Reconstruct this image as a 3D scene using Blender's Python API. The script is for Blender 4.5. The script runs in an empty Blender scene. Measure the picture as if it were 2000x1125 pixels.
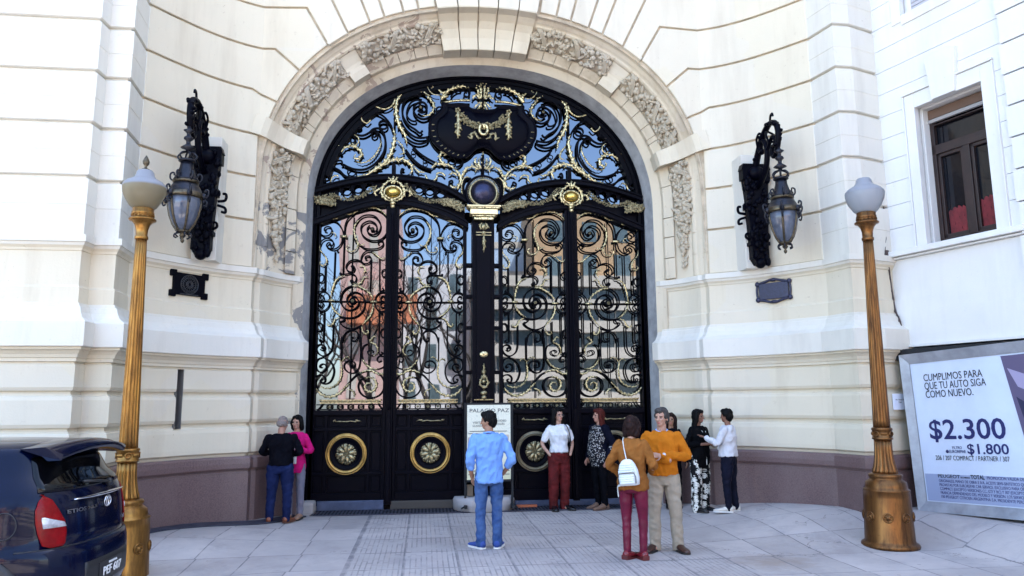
import bpy, bmesh, math, random
from mathutils import Vector, Matrix, noise
from math import sin, cos, pi, radians as R, sqrt, hypot, atan2
SC = bpy.context.scene
COL = SC.collection
random.seed(7)
# ---------------------------------------------------------------- camera
cam_d = bpy.data.cameras.new('camera'); cam = bpy.data.objects.new('camera', cam_d); COL.objects.link(cam)
cam_d.sensor_width = 36; cam_d.lens = 36*1444/2000; cam_d.clip_start = .05; cam_d.clip_end = 2000
_yaw, _pit, _rol = .118369, .153830, .0069937
_f = Vector((sin(_yaw)*cos(_pit), cos(_yaw)*cos(_pit), sin(_pit)))
_r = Vector((cos(_yaw), -sin(_yaw), 0)); _u = _r.cross(_f)
_r2 = _r*cos(_rol) - _u*sin(_rol); _u2 = _r*sin(_rol) + _u*cos(_rol)
cam.matrix_world = Matrix(((_r2.x,_u2.x,-_f.x,-1.0458),(_r2.y,_u2.y,-_f.y,-13.2891),(_r2.z,_u2.z,-_f.z,1.8099),(0,0,0,1)))
SC.camera = cam
# ---------------------------------------------------------------- sky, sun, exposure
SUN_EL, SUN_AZ = R(60), R(28)          # sun stands behind the palace, so the forecourt lies in its shade
world = bpy.data.worlds.new('World'); SC.world = world; world.use_nodes = True
wn = world.node_tree.nodes; wl = world.node_tree.links
sky = wn.new('ShaderNodeTexSky'); sky.sky_type = 'NISHITA'; sky.sun_disc = False
sky.sun_elevation = SUN_EL; sky.sun_rotation = SUN_AZ; sky.dust_density = 1.2; sky.ozone_density = .8
wl.new(sky.outputs[0], wn['Background'].inputs[0]); wn['Background'].inputs[1].default_value = .14
sun_d = bpy.data.lights.new('sun', 'SUN'); sun_d.energy = 4.5; sun_d.angle = R(.5); sun_d.color = (1, .95, .86)
sun = bpy.data.objects.new('sun', sun_d); COL.objects.link(sun)
_sd = Vector((sin(SUN_AZ)*cos(SUN_EL), cos(SUN_AZ)*cos(SUN_EL), sin(SUN_EL)))
sun.rotation_euler = _sd.to_track_quat('Z', 'Y').to_euler()
SC.view_settings.view_transform = 'Standard'; SC.view_settings.look = 'None'
SC.view_settings.exposure = 3.02; SC.view_settings.gamma = 1
SC.cycles.use_denoising = True
SC.cycles.max_bounces = 8; SC.cycles.diffuse_bounces = 4; SC.cycles.glossy_bounces = 4; SC.cycles.transmission_bounces = 6
SC.cycles.caustics_reflective = False; SC.cycles.caustics_refractive = False
# ---------------------------------------------------------------- materials
def ss(e0, e1, x):
    t = max(0, min(1, (x-e0)/(e1-e0))); return t*t*(3-2*t)
class NT:
    def __init__(s, m): s.t = m.node_tree; s.n = s.t.nodes; s.l = s.t.links; s.b = s.n['Principled BSDF']
    def add(s, typ, ins=None, **kw):
        nd = s.n.new(typ)
        for k, v in kw.items(): setattr(nd, k, v)
        for k, v in (ins or {}).items():
            if hasattr(v, 'is_linked') or isinstance(v, bpy.types.NodeSocket): s.l.new(v, nd.inputs[k])
            else: nd.inputs[k].default_value = v
        return nd
    def ramp(s, fac, stops):
        r = s.n.new('ShaderNodeValToRGB'); s.l.new(fac, r.inputs[0]); e = r.color_ramp.elements
        while len(e) < len(stops): e.new(.5)
        for q, (p, c) in zip(e, stops):
            q.position = p; q.color = (c, c, c, 1) if not hasattr(c, '__len__') else (*c[:3], 1)
        return r.outputs[0]
    def noise(s, scale, det=4, rough=.55, vec=None, dist=0):
        nd = s.add('ShaderNodeTexNoise', {'Scale': scale, 'Detail': det, 'Roughness': rough, 'Distortion': dist})
        if vec is not None: s.l.new(vec, nd.inputs['Vector'])
        return nd.outputs[0]
    def mix(s, fac, a, b, bt='MIX'):
        nd = s.n.new('ShaderNodeMix'); nd.data_type = 'RGBA'; nd.blend_type = bt
        for k, v in ((0, fac), (6, a), (7, b)):
            if isinstance(v, bpy.types.NodeSocket): s.l.new(v, nd.inputs[k])
            elif k == 0: nd.inputs[0].default_value = v
            else: nd.inputs[k].default_value = (*v[:3], 1)
        return nd.outputs[2]
    def math(s, op, a, b=0., c=None, clamp=False):
        nd = s.n.new('ShaderNodeMath'); nd.operation = op; nd.use_clamp = clamp
        for k, v in enumerate((a, b) if c is None else (a, b, c)):
            if isinstance(v, bpy.types.NodeSocket): s.l.new(v, nd.inputs[k])
            else: nd.inputs[k].default_value = v
        return nd.outputs[0]
    def pos(s): return s.n.new('ShaderNodeNewGeometry').outputs['Position']
    def obj(s): return s.n.new('ShaderNodeTexCoord').outputs['Object']
    def xyz(s, v):
        nd = s.add('ShaderNodeSeparateXYZ'); s.l.new(v, nd.inputs[0]); return nd.outputs
    def scale(s, v, sc):
        nd = s.add('ShaderNodeMapping'); s.l.new(v, nd.inputs[0]); nd.inputs['Scale'].default_value = sc; return nd.outputs[0]
    def bump(s, h, st=.3, d=.01, nrm=None):
        nd = s.add('ShaderNodeBump', {'Height': h, 'Strength': st, 'Distance': d})
        if nrm is not None: s.l.new(nrm, nd.inputs['Normal'])
        s.l.new(nd.outputs[0], s.b.inputs['Normal']); return nd.outputs[0]
    def col(s, c):
        if isinstance(c, bpy.types.NodeSocket): s.l.new(c, s.b.inputs['Base Color'])
        else: s.b.inputs['Base Color'].default_value = (*c[:3], 1)
    def set(s, **kw):
        for k, v in kw.items():
            k = k.replace('_', ' ')
            if isinstance(v, bpy.types.NodeSocket): s.l.new(v, s.b.inputs[k])
            else: s.b.inputs[k].default_value = v
MATS = {}
def mat(name, col=(.5,.5,.5), rough=.6, metal=0., var=0., vs=6., bump=0., bs=60., bd=.004, spec=.5, coat=0.):
    if name in MATS: return MATS[name]
    m = bpy.data.materials.new(name); m.use_nodes = True; t = NT(m); MATS[name] = m
    t.set(Roughness=rough, Metallic=metal); t.b.inputs['Specular IOR Level'].default_value = spec; t.b.inputs['Coat Weight'].default_value = coat
    if var:
        n = t.noise(vs, 5, .6, t.obj())
        t.col(t.mix(t.ramp(n, [(.3, 0), (.7, 1)]), [c*(1-var) for c in col], [min(1, c*(1+var)) for c in col]))
    else: t.col(col)
    if bump: t.bump(t.noise(bs, 4, .6, t.obj()), bump, bd)
    return m
# ---------------------------------------------------------------- mesh helpers
class MB:
    """collects faces of one mesh"""
    def __init__(s): s.v = []; s.f = []; s.m = []; s.sm = []
    def add(s, vs, fs, mi=0, smooth=False):
        o = len(s.v); s.v += [tuple(q) for q in vs]
        for f in fs: s.f.append(tuple(o+i for i in f)); s.m.append(mi); s.sm.append(smooth)
        return s
    def box(s, c, d, mi=0, rz=0, bev=0., M=None):
        x, y, z = d[0]/2, d[1]/2, d[2]/2
        if bev:
            bm = bmesh.new(); bmesh.ops.create_cube(bm, size=1)
            for q in bm.verts: q.co = Vector((q.co.x*d[0], q.co.y*d[1], q.co.z*d[2]))
            bmesh.ops.bevel(bm, geom=bm.edges[:], offset=min(bev, min(d)*.45), segments=2, affect='EDGES', profile=.6)
            vs = [q.co.copy() for q in bm.verts]; bm.verts.index_update(); fs = [[q.index for q in f.verts] for f in bm.faces]; bm.free()
        else:
            vs = [Vector((a*x, b*y, e*z)) for e in (-1, 1) for b in (-1, 1) for a in (-1, 1)]
            fs = [(0,2,3,1), (4,5,7,6), (0,1,5,4), (2,6,7,3), (0,4,6,2), (1,3,7,5)]
        T = Matrix.Translation(Vector(c)) @ Matrix.Rotation(rz, 4, 'Z') if M is None else M @ Matrix.Translation(Vector(c))
        return s.add([T @ q for q in vs], fs, mi)
    def lathe(s, prof, n=24, c=(0,0,0), mi=0, smooth=True, a0=0, a1=2*pi, flute=None, M=None, cap=True):
        full = abs(a1-a0-2*pi) < 1e-6; k = n if full else n+1; vs = []
        for r, z in prof:
            for i in range(k):
                a = a0 + (a1-a0)*i/n; rr = r*(flute(a, z) if flute else 1)
                vs.append(Vector((rr*cos(a), rr*sin(a), z)))
        T = Matrix.Translation(Vector(c)) if M is None else M
        fs = []
        for j in range(len(prof)-1):
            for i in range(n):
                i2 = (i+1) % k
                fs.append((j*k+i, j*k+i2, (j+1)*k+i2, (j+1)*k+i))
        if cap and full:
            if prof[0][0] > 1e-4: fs.append(tuple(reversed(range(k))))
            if prof[-1][0] > 1e-4: fs.append(tuple(range((len(prof)-1)*k, len(prof)*k)))
        return s.add([T @ q for q in vs], fs, mi, smooth)
    def tube(s, pts, r, n=6, mi=0, flat=1., up=(0,1,0), smooth=True, cap=True):
        pts = [Vector(q) for q in pts]; N = len(pts); up = Vector(up); vs = []; fs = []
        rr = r if hasattr(r, '__len__') else [r]*N
        for i, q in enumerate(pts):
            t = (pts[min(i+1, N-1)] - pts[max(i-1, 0)])
            if t.length < 1e-9: t = Vector((0,0,1))
            t.normalize(); a = t.cross(up)
            if a.length < 1e-3: a = t.cross(Vector((1,0,0)))
            a.normalize(); b = a.cross(t)
            for j in range(n):
                an = 2*pi*(j+.5)/n; vs.append(q + a*cos(an)*rr[i] + b*sin(an)*rr[i]*flat)
        for i in range(N-1):
            for j in range(n):
                j2 = (j+1) % n; fs.append((i*n+j, i*n+j2, (i+1)*n+j2, (i+1)*n+j))
        if cap: fs += [tuple(reversed(range(n))), tuple(range((N-1)*n, N*n))]
        return s.add(vs, fs, mi, smooth)
    def ball(s, c, r, n=10, mi=0, M=None, sub=None):
        r = (r, r, r) if not hasattr(r, '__len__') else r; vs = []; fs = []; h = max(4, n//2+1)
        for j in range(h+1):
            t = pi*j/h
            for i in range(n): vs.append(Vector((r[0]*sin(t)*cos(2*pi*i/n), r[1]*sin(t)*sin(2*pi*i/n), r[2]*cos(t))))
        for j in range(h):
            for i in range(n): fs.append((j*n+i, (j+1)*n+i, (j+1)*n+(i+1) % n, j*n+(i+1) % n))
        T = Matrix.Translation(Vector(c)) @ (M.to_4x4() if M is not None else Matrix.Identity(4))
        return s.add([T @ q for q in vs], fs, mi, True)
    def grid(s, rows, mi=0, smooth=False, closed=False):
        n = len(rows[0]); vs = [q for r in rows for q in r]; fs = []
        for j in range(len(rows)-1):
            for i in range(n if closed else n-1):
                i2 = (i+1) % n; fs.append((j*n+i, j*n+i2, (j+1)*n+i2, (j+1)*n+i))
        return s.add(vs, fs, mi, smooth)
    def prism(s, poly, y0, y1, mi=0, M=None):
        """poly in (x, z), extruded along y from y0 (front) to y1"""
        n = len(poly); vs = [Vector((x, y0, z)) for x, z in poly] + [Vector((x, y1, z)) for x, z in poly]
        fs = [tuple(range(n)), tuple(reversed(range(n, 2*n)))] + [(i, i+n, (i+1) % n+n, (i+1) % n) for i in range(n)]
        if M is not None: vs = [M @ q for q in vs]
        return s.add(vs, fs, mi)
    def build(s, name, mats, parent=None, fix=True, weld=0., bev=0.):
        me = bpy.data.meshes.new(name); me.from_pydata(s.v, [], s.f); me.update()
        for mm in (mats if isinstance(mats, (list, tuple)) else [mats]): me.materials.append(mm)
        me.polygons.foreach_set('material_index', s.m); me.polygons.foreach_set('use_smooth', s.sm)
        if fix or weld:
            bm = bmesh.new(); bm.from_mesh(me)
            if weld: bmesh.ops.remove_doubles(bm, verts=bm.verts[:], dist=weld)
            if fix: bmesh.ops.recalc_face_normals(bm, faces=bm.faces[:])
            bm.to_mesh(me); bm.free()
        o = bpy.data.objects.new(name, me); COL.objects.link(o)
        if parent is not None: o.parent = parent
        if bev:
            b = o.modifiers.new('bevel', 'BEVEL'); b.width = bev; b.segments = 2; b.limit_method = 'ANGLE'; b.angle_limit = R(40)
        return o
def thing(name, label, cat, loc=(0,0,0), rz=0, group=None, kind=None):
    o = bpy.data.objects.new(name, None); COL.objects.link(o); o.location = loc; o.rotation_euler = (0,0,rz); o.empty_display_size = .1
    return tag(o, label, cat, group)
def tag(o, label, cat, group=None):
    o['label'] = label; o['category'] = cat
    if group: o['group'] = group
    return o
def struct(o): o['kind'] = 'structure'; return o
def spl(pts, k=6):
    """Catmull-Rom through points"""
    P = [Vector(q) for q in pts]
    if len(P) < 3: return P
    P = [P[0]*2-P[1]] + P + [P[-1]*2-P[-2]]; out = []
    for i in range(1, len(P)-2):
        a, b, c, d = P[i-1:i+3]
        for j in range(k):
            t = j/k; out.append(.5*((2*b)+(c-a)*t+(2*a-5*b+4*c-d)*t*t+(3*b-a-3*c+d)*t**3))
    return out+[P[-2]]
def gz(x, y):
    """height of the pavement: it climbs a little towards both walls"""
    k = ss(5.3, 6.5, x); return ss(2.2, 5.2, x)*(.27+.03*k)*ss(-4.6-5*k, -2.7-3*k, y) + ss(2.4, 4.9, -x)*(-.1 + .22*ss(-4.4, -2.6, y))
def text_mesh(txt, size, mname, mt, parent, M, ext=.001, align='LEFT', sx=1.):
    cu = bpy.data.curves.new(mname, 'FONT'); cu.body = txt; cu.size = size; cu.extrude = ext; cu.align_x = align; cu.resolution_u = 3
    to = bpy.data.objects.new('tmp', cu); COL.objects.link(to)
    bpy.context.view_layer.update()
    me = bpy.data.meshes.new_from_object(to.evaluated_get(bpy.context.evaluated_depsgraph_get()))
    COL.objects.unlink(to); bpy.data.objects.remove(to)
    me.transform(M @ Matrix.Diagonal((sx,1,1,1))); me.materials.clear(); me.materials.append(mt); me.name = mname
    o = bpy.data.objects.new(mname, me); COL.objects.link(o)
    if parent is not None: o.parent = parent
    return o
RX90 = Matrix.Rotation(pi/2, 4, 'X')     # text facing -Y
def stone(name, base, dark, streak=.25, patch=None, crack=0.):
    m = bpy.data.materials.new(name); m.use_nodes = True; t = NT(m); P = t.pos()
    c = t.mix(t.ramp(t.noise(1.1, 5, .6, P), [(.3, 0), (.75, 1)]), base, [v*.93 for v in base])
    st = t.noise(1, 5, .65, t.scale(P, (2.2, 2.2, .28)))                       # rain streaks run downwards
    c = t.mix(t.math('MULTIPLY', t.ramp(st, [(.5, 0), (.8, 1)]), streak), c, dark)
    sp = t.noise(9, 6, .7, P); c = t.mix(t.math('MULTIPLY', t.ramp(sp, [(.62, 0), (.75, 1)]), streak*.8), c, dark)
    vo = t.add('ShaderNodeTexVoronoi', {'Scale': .75}, distance='CHEBYCHEV'); t.l.new(P, vo.inputs['Vector']); vx = t.xyz(vo.outputs['Color'])[0]
    c = t.mix(t.math('MULTIPLY', t.math('GREATER_THAN', vx, .72), .10), c, (.60, .58, .60))
    chip = t.math('MULTIPLY', t.ramp(t.noise(17, 3, .6, P), [(.70, 0), (.72, 1)]), t.ramp(t.noise(1.3, 3, .6, P), [(.5, 0), (.62, 1)])); c = t.mix(t.math('MULTIPLY', chip, .55), c, dark)
    if patch:
        x, y, z = t.xyz(P)
        w = t.math('MULTIPLY', t.math('LESS_THAN', x, -2.75), t.math('LESS_THAN', z, 5.1))
        n1 = t.noise(1.9, 6, .6, P, .6)
        top = t.ramp(t.math('ADD', n1, t.math('MULTIPLY', t.math('SUBTRACT', 4.5, z), .0)), [(.50, 0), (.53, 1)])
        c = t.mix(t.math('MULTIPLY', top, w), c, patch)
        n2 = t.noise(3.5, 6, .62, P, .8)
        w2 = t.math('MULTIPLY', t.math('LESS_THAN', x, -1.2), t.math('GREATER_THAN', z, 5.6))
        c = t.mix(t.math('MULTIPLY', t.ramp(n2, [(.555, 0), (.58, 1)]), w2), c, (.36, .28, .22))
    t.col(c); t.set(Roughness=.85); t.b.inputs['Specular IOR Level'].default_value = .25
    t.bump(t.math('ADD', t.noise(45, 4, .6, P), t.math('MULTIPLY', t.noise(5, 4, .6, P), 1.4)), .25, .006)
    MATS[name] = m; return m
M_WALL = stone('cream_stucco', (.66, .58, .44), (.34, .25, .16), .36)
M_FRAME = stone('weathered_shaded_stucco', (.63, .54, .40), (.27, .18, .10), .7, (.22, .205, .19))  # streaks deepened to stand in for shade under the mouldings, besides real stains
M_GARL = stone('carved_stone', (.47, .40, .295), (.15, .105, .065), .7)
M_PIER = stone('pale_stucco', (.68, .635, .545), (.36, .31, .25), .42)
M_WHITE = stone('white_painted_wall', (.72, .70, .665), (.34, .31, .28), .24)
def granite():
    m = bpy.data.materials.new('purple_granite'); m.use_nodes = True; t = NT(m); P = t.pos()
    c = t.mix(t.ramp(t.noise(60, 3, .7, P), [(.35, 0), (.65, 1)]), (.095, .055, .052), (.165, .10, .095))
    c = t.mix(t.ramp(t.noise(1.2, 4, .6, t.scale(P, (1, 1, .4))), [(.45, 0), (.75, .6)]), c, (.19, .135, .125))
    t.col(c); t.set(Roughness=.45); t.bump(t.noise(80, 3, .6, P), .1, .003); return m
M_GRAN = granite()
M_IRON = mat('black_painted_iron', (.0012, .0012, .003), .45, 0., 0, 6, .15, 90, .003, .06)
M_NAVY = mat('navy_black_paint', (.0009, .0009, .0038), .42, 0, .2, 3, .15, 25, .004, .06)
def gold():
    m = bpy.data.materials.new('worn_gilding'); m.use_nodes = True; t = NT(m); P = t.obj()
    f = t.ramp(t.noise(34, 4, .7, P), [(.40, 0), (.54, 1)])
    t.col(t.mix(f, (.07, .055, .025), (.72, .60, .33))); t.set(Metallic=.9, Roughness=t.ramp(f, [(0, .5), (1, .3)])); t.bump(t.noise(70, 3, .6, P), .5, .006); return m
M_GOLD = gold()
M_DGOLD = mat('tarnished_gilding', (.30, .25, .14), .38, .9, .6, 30, .5, 60, .006)
M_BRIGHT = mat('polished_gold', (.62, .44, .12), .2, 1.)
def bronze(name, base, dark):
    m = bpy.data.materials.new(name); m.use_nodes = True; t = NT(m); P = t.obj()
    f = t.math('MULTIPLY', t.ramp(t.noise(3, 6, .7, t.scale(P, (4, 4, .7))), [(.42, 0), (.66, 1)]), .85)
    g = t.ramp(t.noise(26, 5, .7, P), [(.60, 0), (.70, .8)])
    t.col(t.mix(t.math('MAXIMUM', f, g), base, dark)); t.set(Metallic=.8, Roughness=t.ramp(f, [(0, .30), (1, .55)])); t.bump(t.noise(60, 4, .7, P), .25, .004); return m
M_BRONZE = bronze('gold_bronze_paint', (.32, .155, .035), (.115, .048, .014))
M_BRONZE_D = bronze('dull_bronze_paint', (.20, .088, .026), (.065, .028, .012))
M_GROOVE = mat('dirty_joint', (.46, .37, .26), .9, 0, .3, 5)
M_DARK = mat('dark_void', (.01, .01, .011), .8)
M_REVEAL = mat('grey_reveal', (.34, .34, .34), .9, 0, .3, 4, .25, 30)  # mottled grey for the arch reveal and soffit
def mirror():
    m = bpy.data.materials.new('window_glass'); m.use_nodes = True; t = NT(m)
    t.col((.115, .128, .15)); t.set(Metallic=1., Roughness=.015)
    t.bump(t.noise(.55, 1, .4, t.obj()), .16, .05); return m
M_GLASS = mirror()
# ================================================================ GROUND
def pave_mat():
    m = bpy.data.materials.new('pavement_slabs'); m.use_nodes = True; t = NT(m); P = t.pos(); x, y, z = t.xyz(P)
    wob = t.math('MULTIPLY', t.math('SUBTRACT', t.noise(.8, 3, .5, P), .5), .02)
    def lines(co, period, w, off=0.):
        f = t.math('FRACT', t.math('ADD', t.math('DIVIDE', co, period), off+50)); f = t.math('ABSOLUTE', t.math('SUBTRACT', f, .5))
        return t.math('GREATER_THAN', f, .5-w/period/2)
    mid = t.math('MULTIPLY', t.math('GREATER_THAN', x, -1.9), t.math('LESS_THAN', t.math('ADD', x, t.math('MULTIPLY', y, .06)), 2.25))
    mid = t.math('MULTIPLY', mid, t.math('GREATER_THAN', y, -9.))
    # plain slabs at the sides
    row = t.math('FLOOR', t.math('DIVIDE', y, .92)); jit = t.math('MULTIPLY', t.math('FRACT', t.math('MULTIPLY', row, .37)), .06)
    xs = t.math('ADD', t.math('ADD', x, wob), jit)
    side = t.math('MAXIMUM', lines(xs, .62, .018), t.math('MULTIPLY', lines(t.math('ADD', y, wob), .92, .018), .8))
    # ribbed drive slabs in the middle
    ribs = t.math('MULTIPLY', lines(t.math('ADD', x, wob), .062, .016), t.ramp(t.noise(2.2, 4, .6, P), [(.38, 0), (.56, 1)]))
    slab = t.math('MAXIMUM', lines(x, .62, .022, .03), lines(y, .93, .03))
    cross = t.math('MULTIPLY', lines(t.math('ADD', y, t.math('MULTIPLY', t.math('FLOOR', t.math('DIVIDE', x, .062)), .11)), .33, .03), t.ramp(t.noise(1.7, 4, .6, P), [(.5, 0), (.62, 1)]))
    midl = t.math('MAXIMUM', t.math('MAXIMUM', t.math('MULTIPLY', ribs, .75), slab), t.math('MULTIPLY', cross, .8))
    ln = t.math('ADD', t.math('MULTIPLY', midl, mid), t.math('MULTIPLY', side, t.math('SUBTRACT', 1., mid)))
    edge = t.math('LESS_THAN', t.math('ABSOLUTE', t.math('ADD', x, 1.9)), .018); ln = t.math('MAXIMUM', ln, edge)
    ln = t.math('MULTIPLY', ln, t.ramp(t.noise(3.3, 4, .6, P), [(.33, .25), (.55, 1)]))
    # slab to slab tone
    wn_ = t.add('ShaderNodeTexWhiteNoise'); cb = t.add('ShaderNodeCombineXYZ', {0: t.math('FLOOR', t.math('DIVIDE', xs, .62)), 1: row}); t.l.new(cb.outputs[0], wn_.inputs[0])
    tone = t.math('MULTIPLY', t.math('SUBTRACT', wn_.outputs[0], .5), .10)
    base = t.mix(t.ramp(t.noise(.7, 6, .65, P), [(.35, 0), (.7, 1)]), (.40, .375, .39), (.55, .52, .53))
    base = t.mix(t.math('ADD', .5, tone), [0]*3, base, 'MIX'); base = t.mix(1., base, (1.74, 1.63, 1.48), 'MULTIPLY')
    base = t.mix(t.math('MULTIPLY', t.ramp(t.noise(5, 6, .7, P), [(.58, 0), (.72, 1)]), .35), base, (.20, .17, .16))
    dx = t.math('DIVIDE', t.math('SUBTRACT', x, 2.9), .8); dy = t.math('DIVIDE', t.math('ADD', y, 4.9), .8)
    d = t.math('ADD', t.math('MULTIPLY', dx, dx), t.math('MULTIPLY', dy, dy))
    worn = t.math('MULTIPLY', t.ramp(t.math('ADD', d, t.math('MULTIPLY', t.noise(4, 5, .7, P), 1.2)), [(.55, 1), (1.6, 0)]), .6)
    base = t.mix(worn, base, (.24, .17, .12))
    c = t.mix(t.math('MULTIPLY', ln, .72), base, (.09, .085, .10))
    ve = t.add('ShaderNodeTexVoronoi', {'Scale': .55}, feature='DISTANCE_TO_EDGE'); ad = t.add('ShaderNodeVectorMath', {}, operation='ADD'); t.l.new(P, ad.inputs[0])
    nv = t.add('ShaderNodeTexNoise', {'Scale': 1.6, 'Detail': 5, 'Roughness': .65}); t.l.new(P, nv.inputs['Vector']); t.l.new(nv.outputs['Color'], ad.inputs[1]); t.l.new(ad.outputs[0], ve.inputs['Vector'])
    crack = t.math('MULTIPLY', t.math('LESS_THAN', ve.outputs['Distance'], .004), t.ramp(t.noise(.6, 2, .5, P), [(.54, 0), (.6, 1)]))
    c = t.mix(t.math('MULTIPLY', crack, .6), c, (.10, .09, .09))
    gum = t.add('ShaderNodeTexVoronoi', {'Scale': 2.6}); t.l.new(P, gum.inputs['Vector']); c = t.mix(t.math('MULTIPLY', t.math('LESS_THAN', gum.outputs['Distance'], .055), .45), c, (.13, .12, .12))
    c = t.mix(t.math('MULTIPLY', t.ramp(t.noise(1.5, 7, .72, P, .5), [(.50, 0), (.68, 1)]), .42), c, (.22, .20, .205))
    t.col(c); t.set(Roughness=.7)
    t.bump(t.math('SUBTRACT', t.noise(30, 4, .6, P), t.math('MULTIPLY', ln, 1.6)), .5, .006); return m
M_PAVE = pave_mat()
def ground():
    m = MB(); xs = [-90, -50, -25, -14, -9]+[-7+.25*i for i in range(61)]+[9, 14, 25, 50, 90]
    ys = [-90, -50, -26, -15.5, -10]+[-7+.25*i for i in range(31)]+[1.2]
    m.grid([[(x, y, gz(x, y)) for x in xs] for y in ys], smooth=True)
    o = m.build('pavement', M_PAVE); struct(o); o['label'] = 'pale stone slab pavement in front of the palace gate'
ground()
M_GRATE = mat('drain_iron', (.05, .052, .075), .55, .5, .3, 12)
def drain():
    t = thing('drain_grate', 'dark slotted drain grating running along the foot of the gate', 'drain', (0, -.3, 0), 0, 'drain gratings')
    base = MB(); bars = MB()
    pts = [(-2.85+5.6*i/95) for i in range(96)]
    base.box((-.05, 0, .006), (5.6, .50, .008), 0)
    for x in pts: bars.box((x, 0, .012), (.026, .47, .012), 0)
    bars.box((-.05, -.25, .013), (5.64, .035, .016)); bars.box((-.05, .25, .013), (5.64, .03, .016))
    base.build('channel', M_DARK, t); bars.build('grating', M_GRATE, t)
    # the part that follows the curved left wall
    c = thing('drain_grate', 'dark slotted drain strip curving along the foot of the granite plinth on the left', 'drain', (-4, -1.6, 0), 0, 'drain gratings')
    pa = spl([(-5.02, -2.75), (-4.78, -2.2), (-4.3, -1.75), (-3.75, -1.42), (-3.5, -1.2), (-3.15, -.55)], 8)
    pa = [Vector((q[0], q[1], 0)) for q in pa]; b = MB(); g = MB()
    row = []
    for i, q in enumerate(pa):
        d = (pa[min(i+1, len(pa)-1)]-pa[max(i-1, 0)]).normalized(); n = Vector((d.y, -d.x, 0))
        row.append((q+n*.02, q+n*.27))
    off = Vector((4, 1.6, 0))
    b.grid([[w+off+Vector((0, 0, gz(w.x, w.y)+.006)) for w in r] for r in row])
    for i in range(len(row)-1):
        for k in range(4):
            f = (k+.5)/4; p0 = row[i][0].lerp(row[i+1][0], f); p1 = row[i][1].lerp(row[i+1][1], f)
            g.tube([p+off+Vector((0, 0, gz(p.x, p.y)+.012)) for p in (p0, p1)], .013, 4, smooth=False)
    for j in (0, 1): g.tube([r[j]+off+Vector((0, 0, gz(r[j].x, r[j].y)+.014)) for r in row], .014, 4, smooth=False)
    b.build('channel', M_DARK, c); g.build('grating', M_GRATE, c)
drain()
# ================================================================ PALACE FACADE
PAL = thing('palace', 'cream stucco palace front curving inwards round an arched gateway above a purple granite plinth', 'building', (0, 0, 0))
AA, ZB, ZC, NN = 3.05, 2.63, 5.3, 2.2
def ap(t, r):
    c, s_ = cos(t), sin(t)
    return (math.copysign(abs(c)**(2/NN), c)*(AA+r), ZC+(ZB+r)*abs(s_)**(2/NN))
def t_of(x, z, r=.75):
    best = min((hypot(ap(i*pi/2000, r)[0]-x, ap(i*pi/2000, r)[1]-z), i*pi/2000) for i in range(2001)); return best[1]
def offset_path(P, d):
    """parallel line of a plan polyline, shifted d towards the viewer's side (right hand of travel)"""
    n = len(P); out = []
    N = []
    for i in range(n-1):
        v = Vector(P[i+1])-Vector(P[i]); v.normalize(); N.append(Vector((v.y, -v.x)))
    for i in range(n):
        if i == 0: m = N[0]
        elif i == n-1: m = N[-1]
        else:
            a, b = N[i-1], N[i]; k = 1+a.dot(b); m = (a+b)/max(k, .25)
        out.append(Vector(P[i])+m*d)
    return out
def sweep(mb, P, prof, mi=0, flip=1):
    rows = []
    for d, z in prof: rows.append([(q.x*flip, q.y, z) for q in offset_path(P, d)])
    mb.grid(rows, mi)
def bez(a, b, c, d, n):
    return [tuple((1-t)**3*Vector(a)+3*(1-t)**2*t*Vector(b)+3*(1-t)*t*t*Vector(c)+t**3*Vector(d)) for t in (i/n for i in range(n+1))]
NC = 20
_cb = ((-5.13, -2.64), (-4.86, -2.25), (-4.42, -1.52), (-3.79, -1.24))
CURVE = bez(*_cb, NC)
SLX = (-4.655, -4.53)                    # edges of the arrow slit
for _x in SLX:
    _t = min((abs(q[0]-_x), i) for i, q in enumerate(bez(*_cb, 4000)))[1]
    _k = min(range(NC+1), key=lambda k: abs(CURVE[k][0]-_x)); CURVE[_k] = bez(*_cb, 4000)[_t]
STRIP = [(-3.775, -1.13), (-3.70, -1.08)] + bez((-3.67, -1.02), (-3.58, -.80), (-3.5, -.68), (-3.31, -.5), 8)
ENDS = [(-3.24, -.44), (-3.20, -.36)]
PATH_L = [(-16, -3.45), (-5.41, -3.45), (-5.39, -3.22), (-5.08, -3.22)] + CURVE
PATH_R = [(-6.04, -2.93), (-5.52, -3.12), (-5.25, -3.12)] + CURVE      # mirrored
PLINTH = [(.10, -.5), (.10, .965), (.085, .97), (.085, .99), (.10, .995), (.125, 1.03), (.13, 1.10), (.125, 1.18), (.10, 1.21), (.0, 1.212)]
LOWER = [(.02, 1.20), (.035, 1.235), (.075, 1.255), (.08, 1.30), (.08, 1.48), (.07, 1.525), (.045, 1.535), (.045, 1.555), (.02, 1.56), (.02, 1.615), (.06, 1.62), (.08, 1.66), (.08, 1.92), (.07, 1.955), (.045, 1.965), (.045, 1.985), (.02, 1.99), (.02, 2.045), (.06, 2.05), (.08, 2.09), (.08, 2.33), (.075, 2.355), (.055, 2.36), (.055, 2.385), (.09, 2.39), (.09, 2.435), (.105, 2.44), (.12, 2.49), (.155, 2.54), (.19, 2.565), (.19, 2.60)]
BELT = [(.10, 2.60), (.225, 2.602), (.23, 2.612), (.23, 2.915), (.215, 2.93), (.15, 2.965), (.105, 3.02), (.085, 3.075), (.055, 3.08), (.05, 3.12), (.02, 3.128)]
MIDW = [(.02, 3.12), (.02, 3.40), (.005, 3.42), (0, 3.45), (0, 3.765), (.012, 3.77), (.02, 3.80), (.05, 3.835)]
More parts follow.
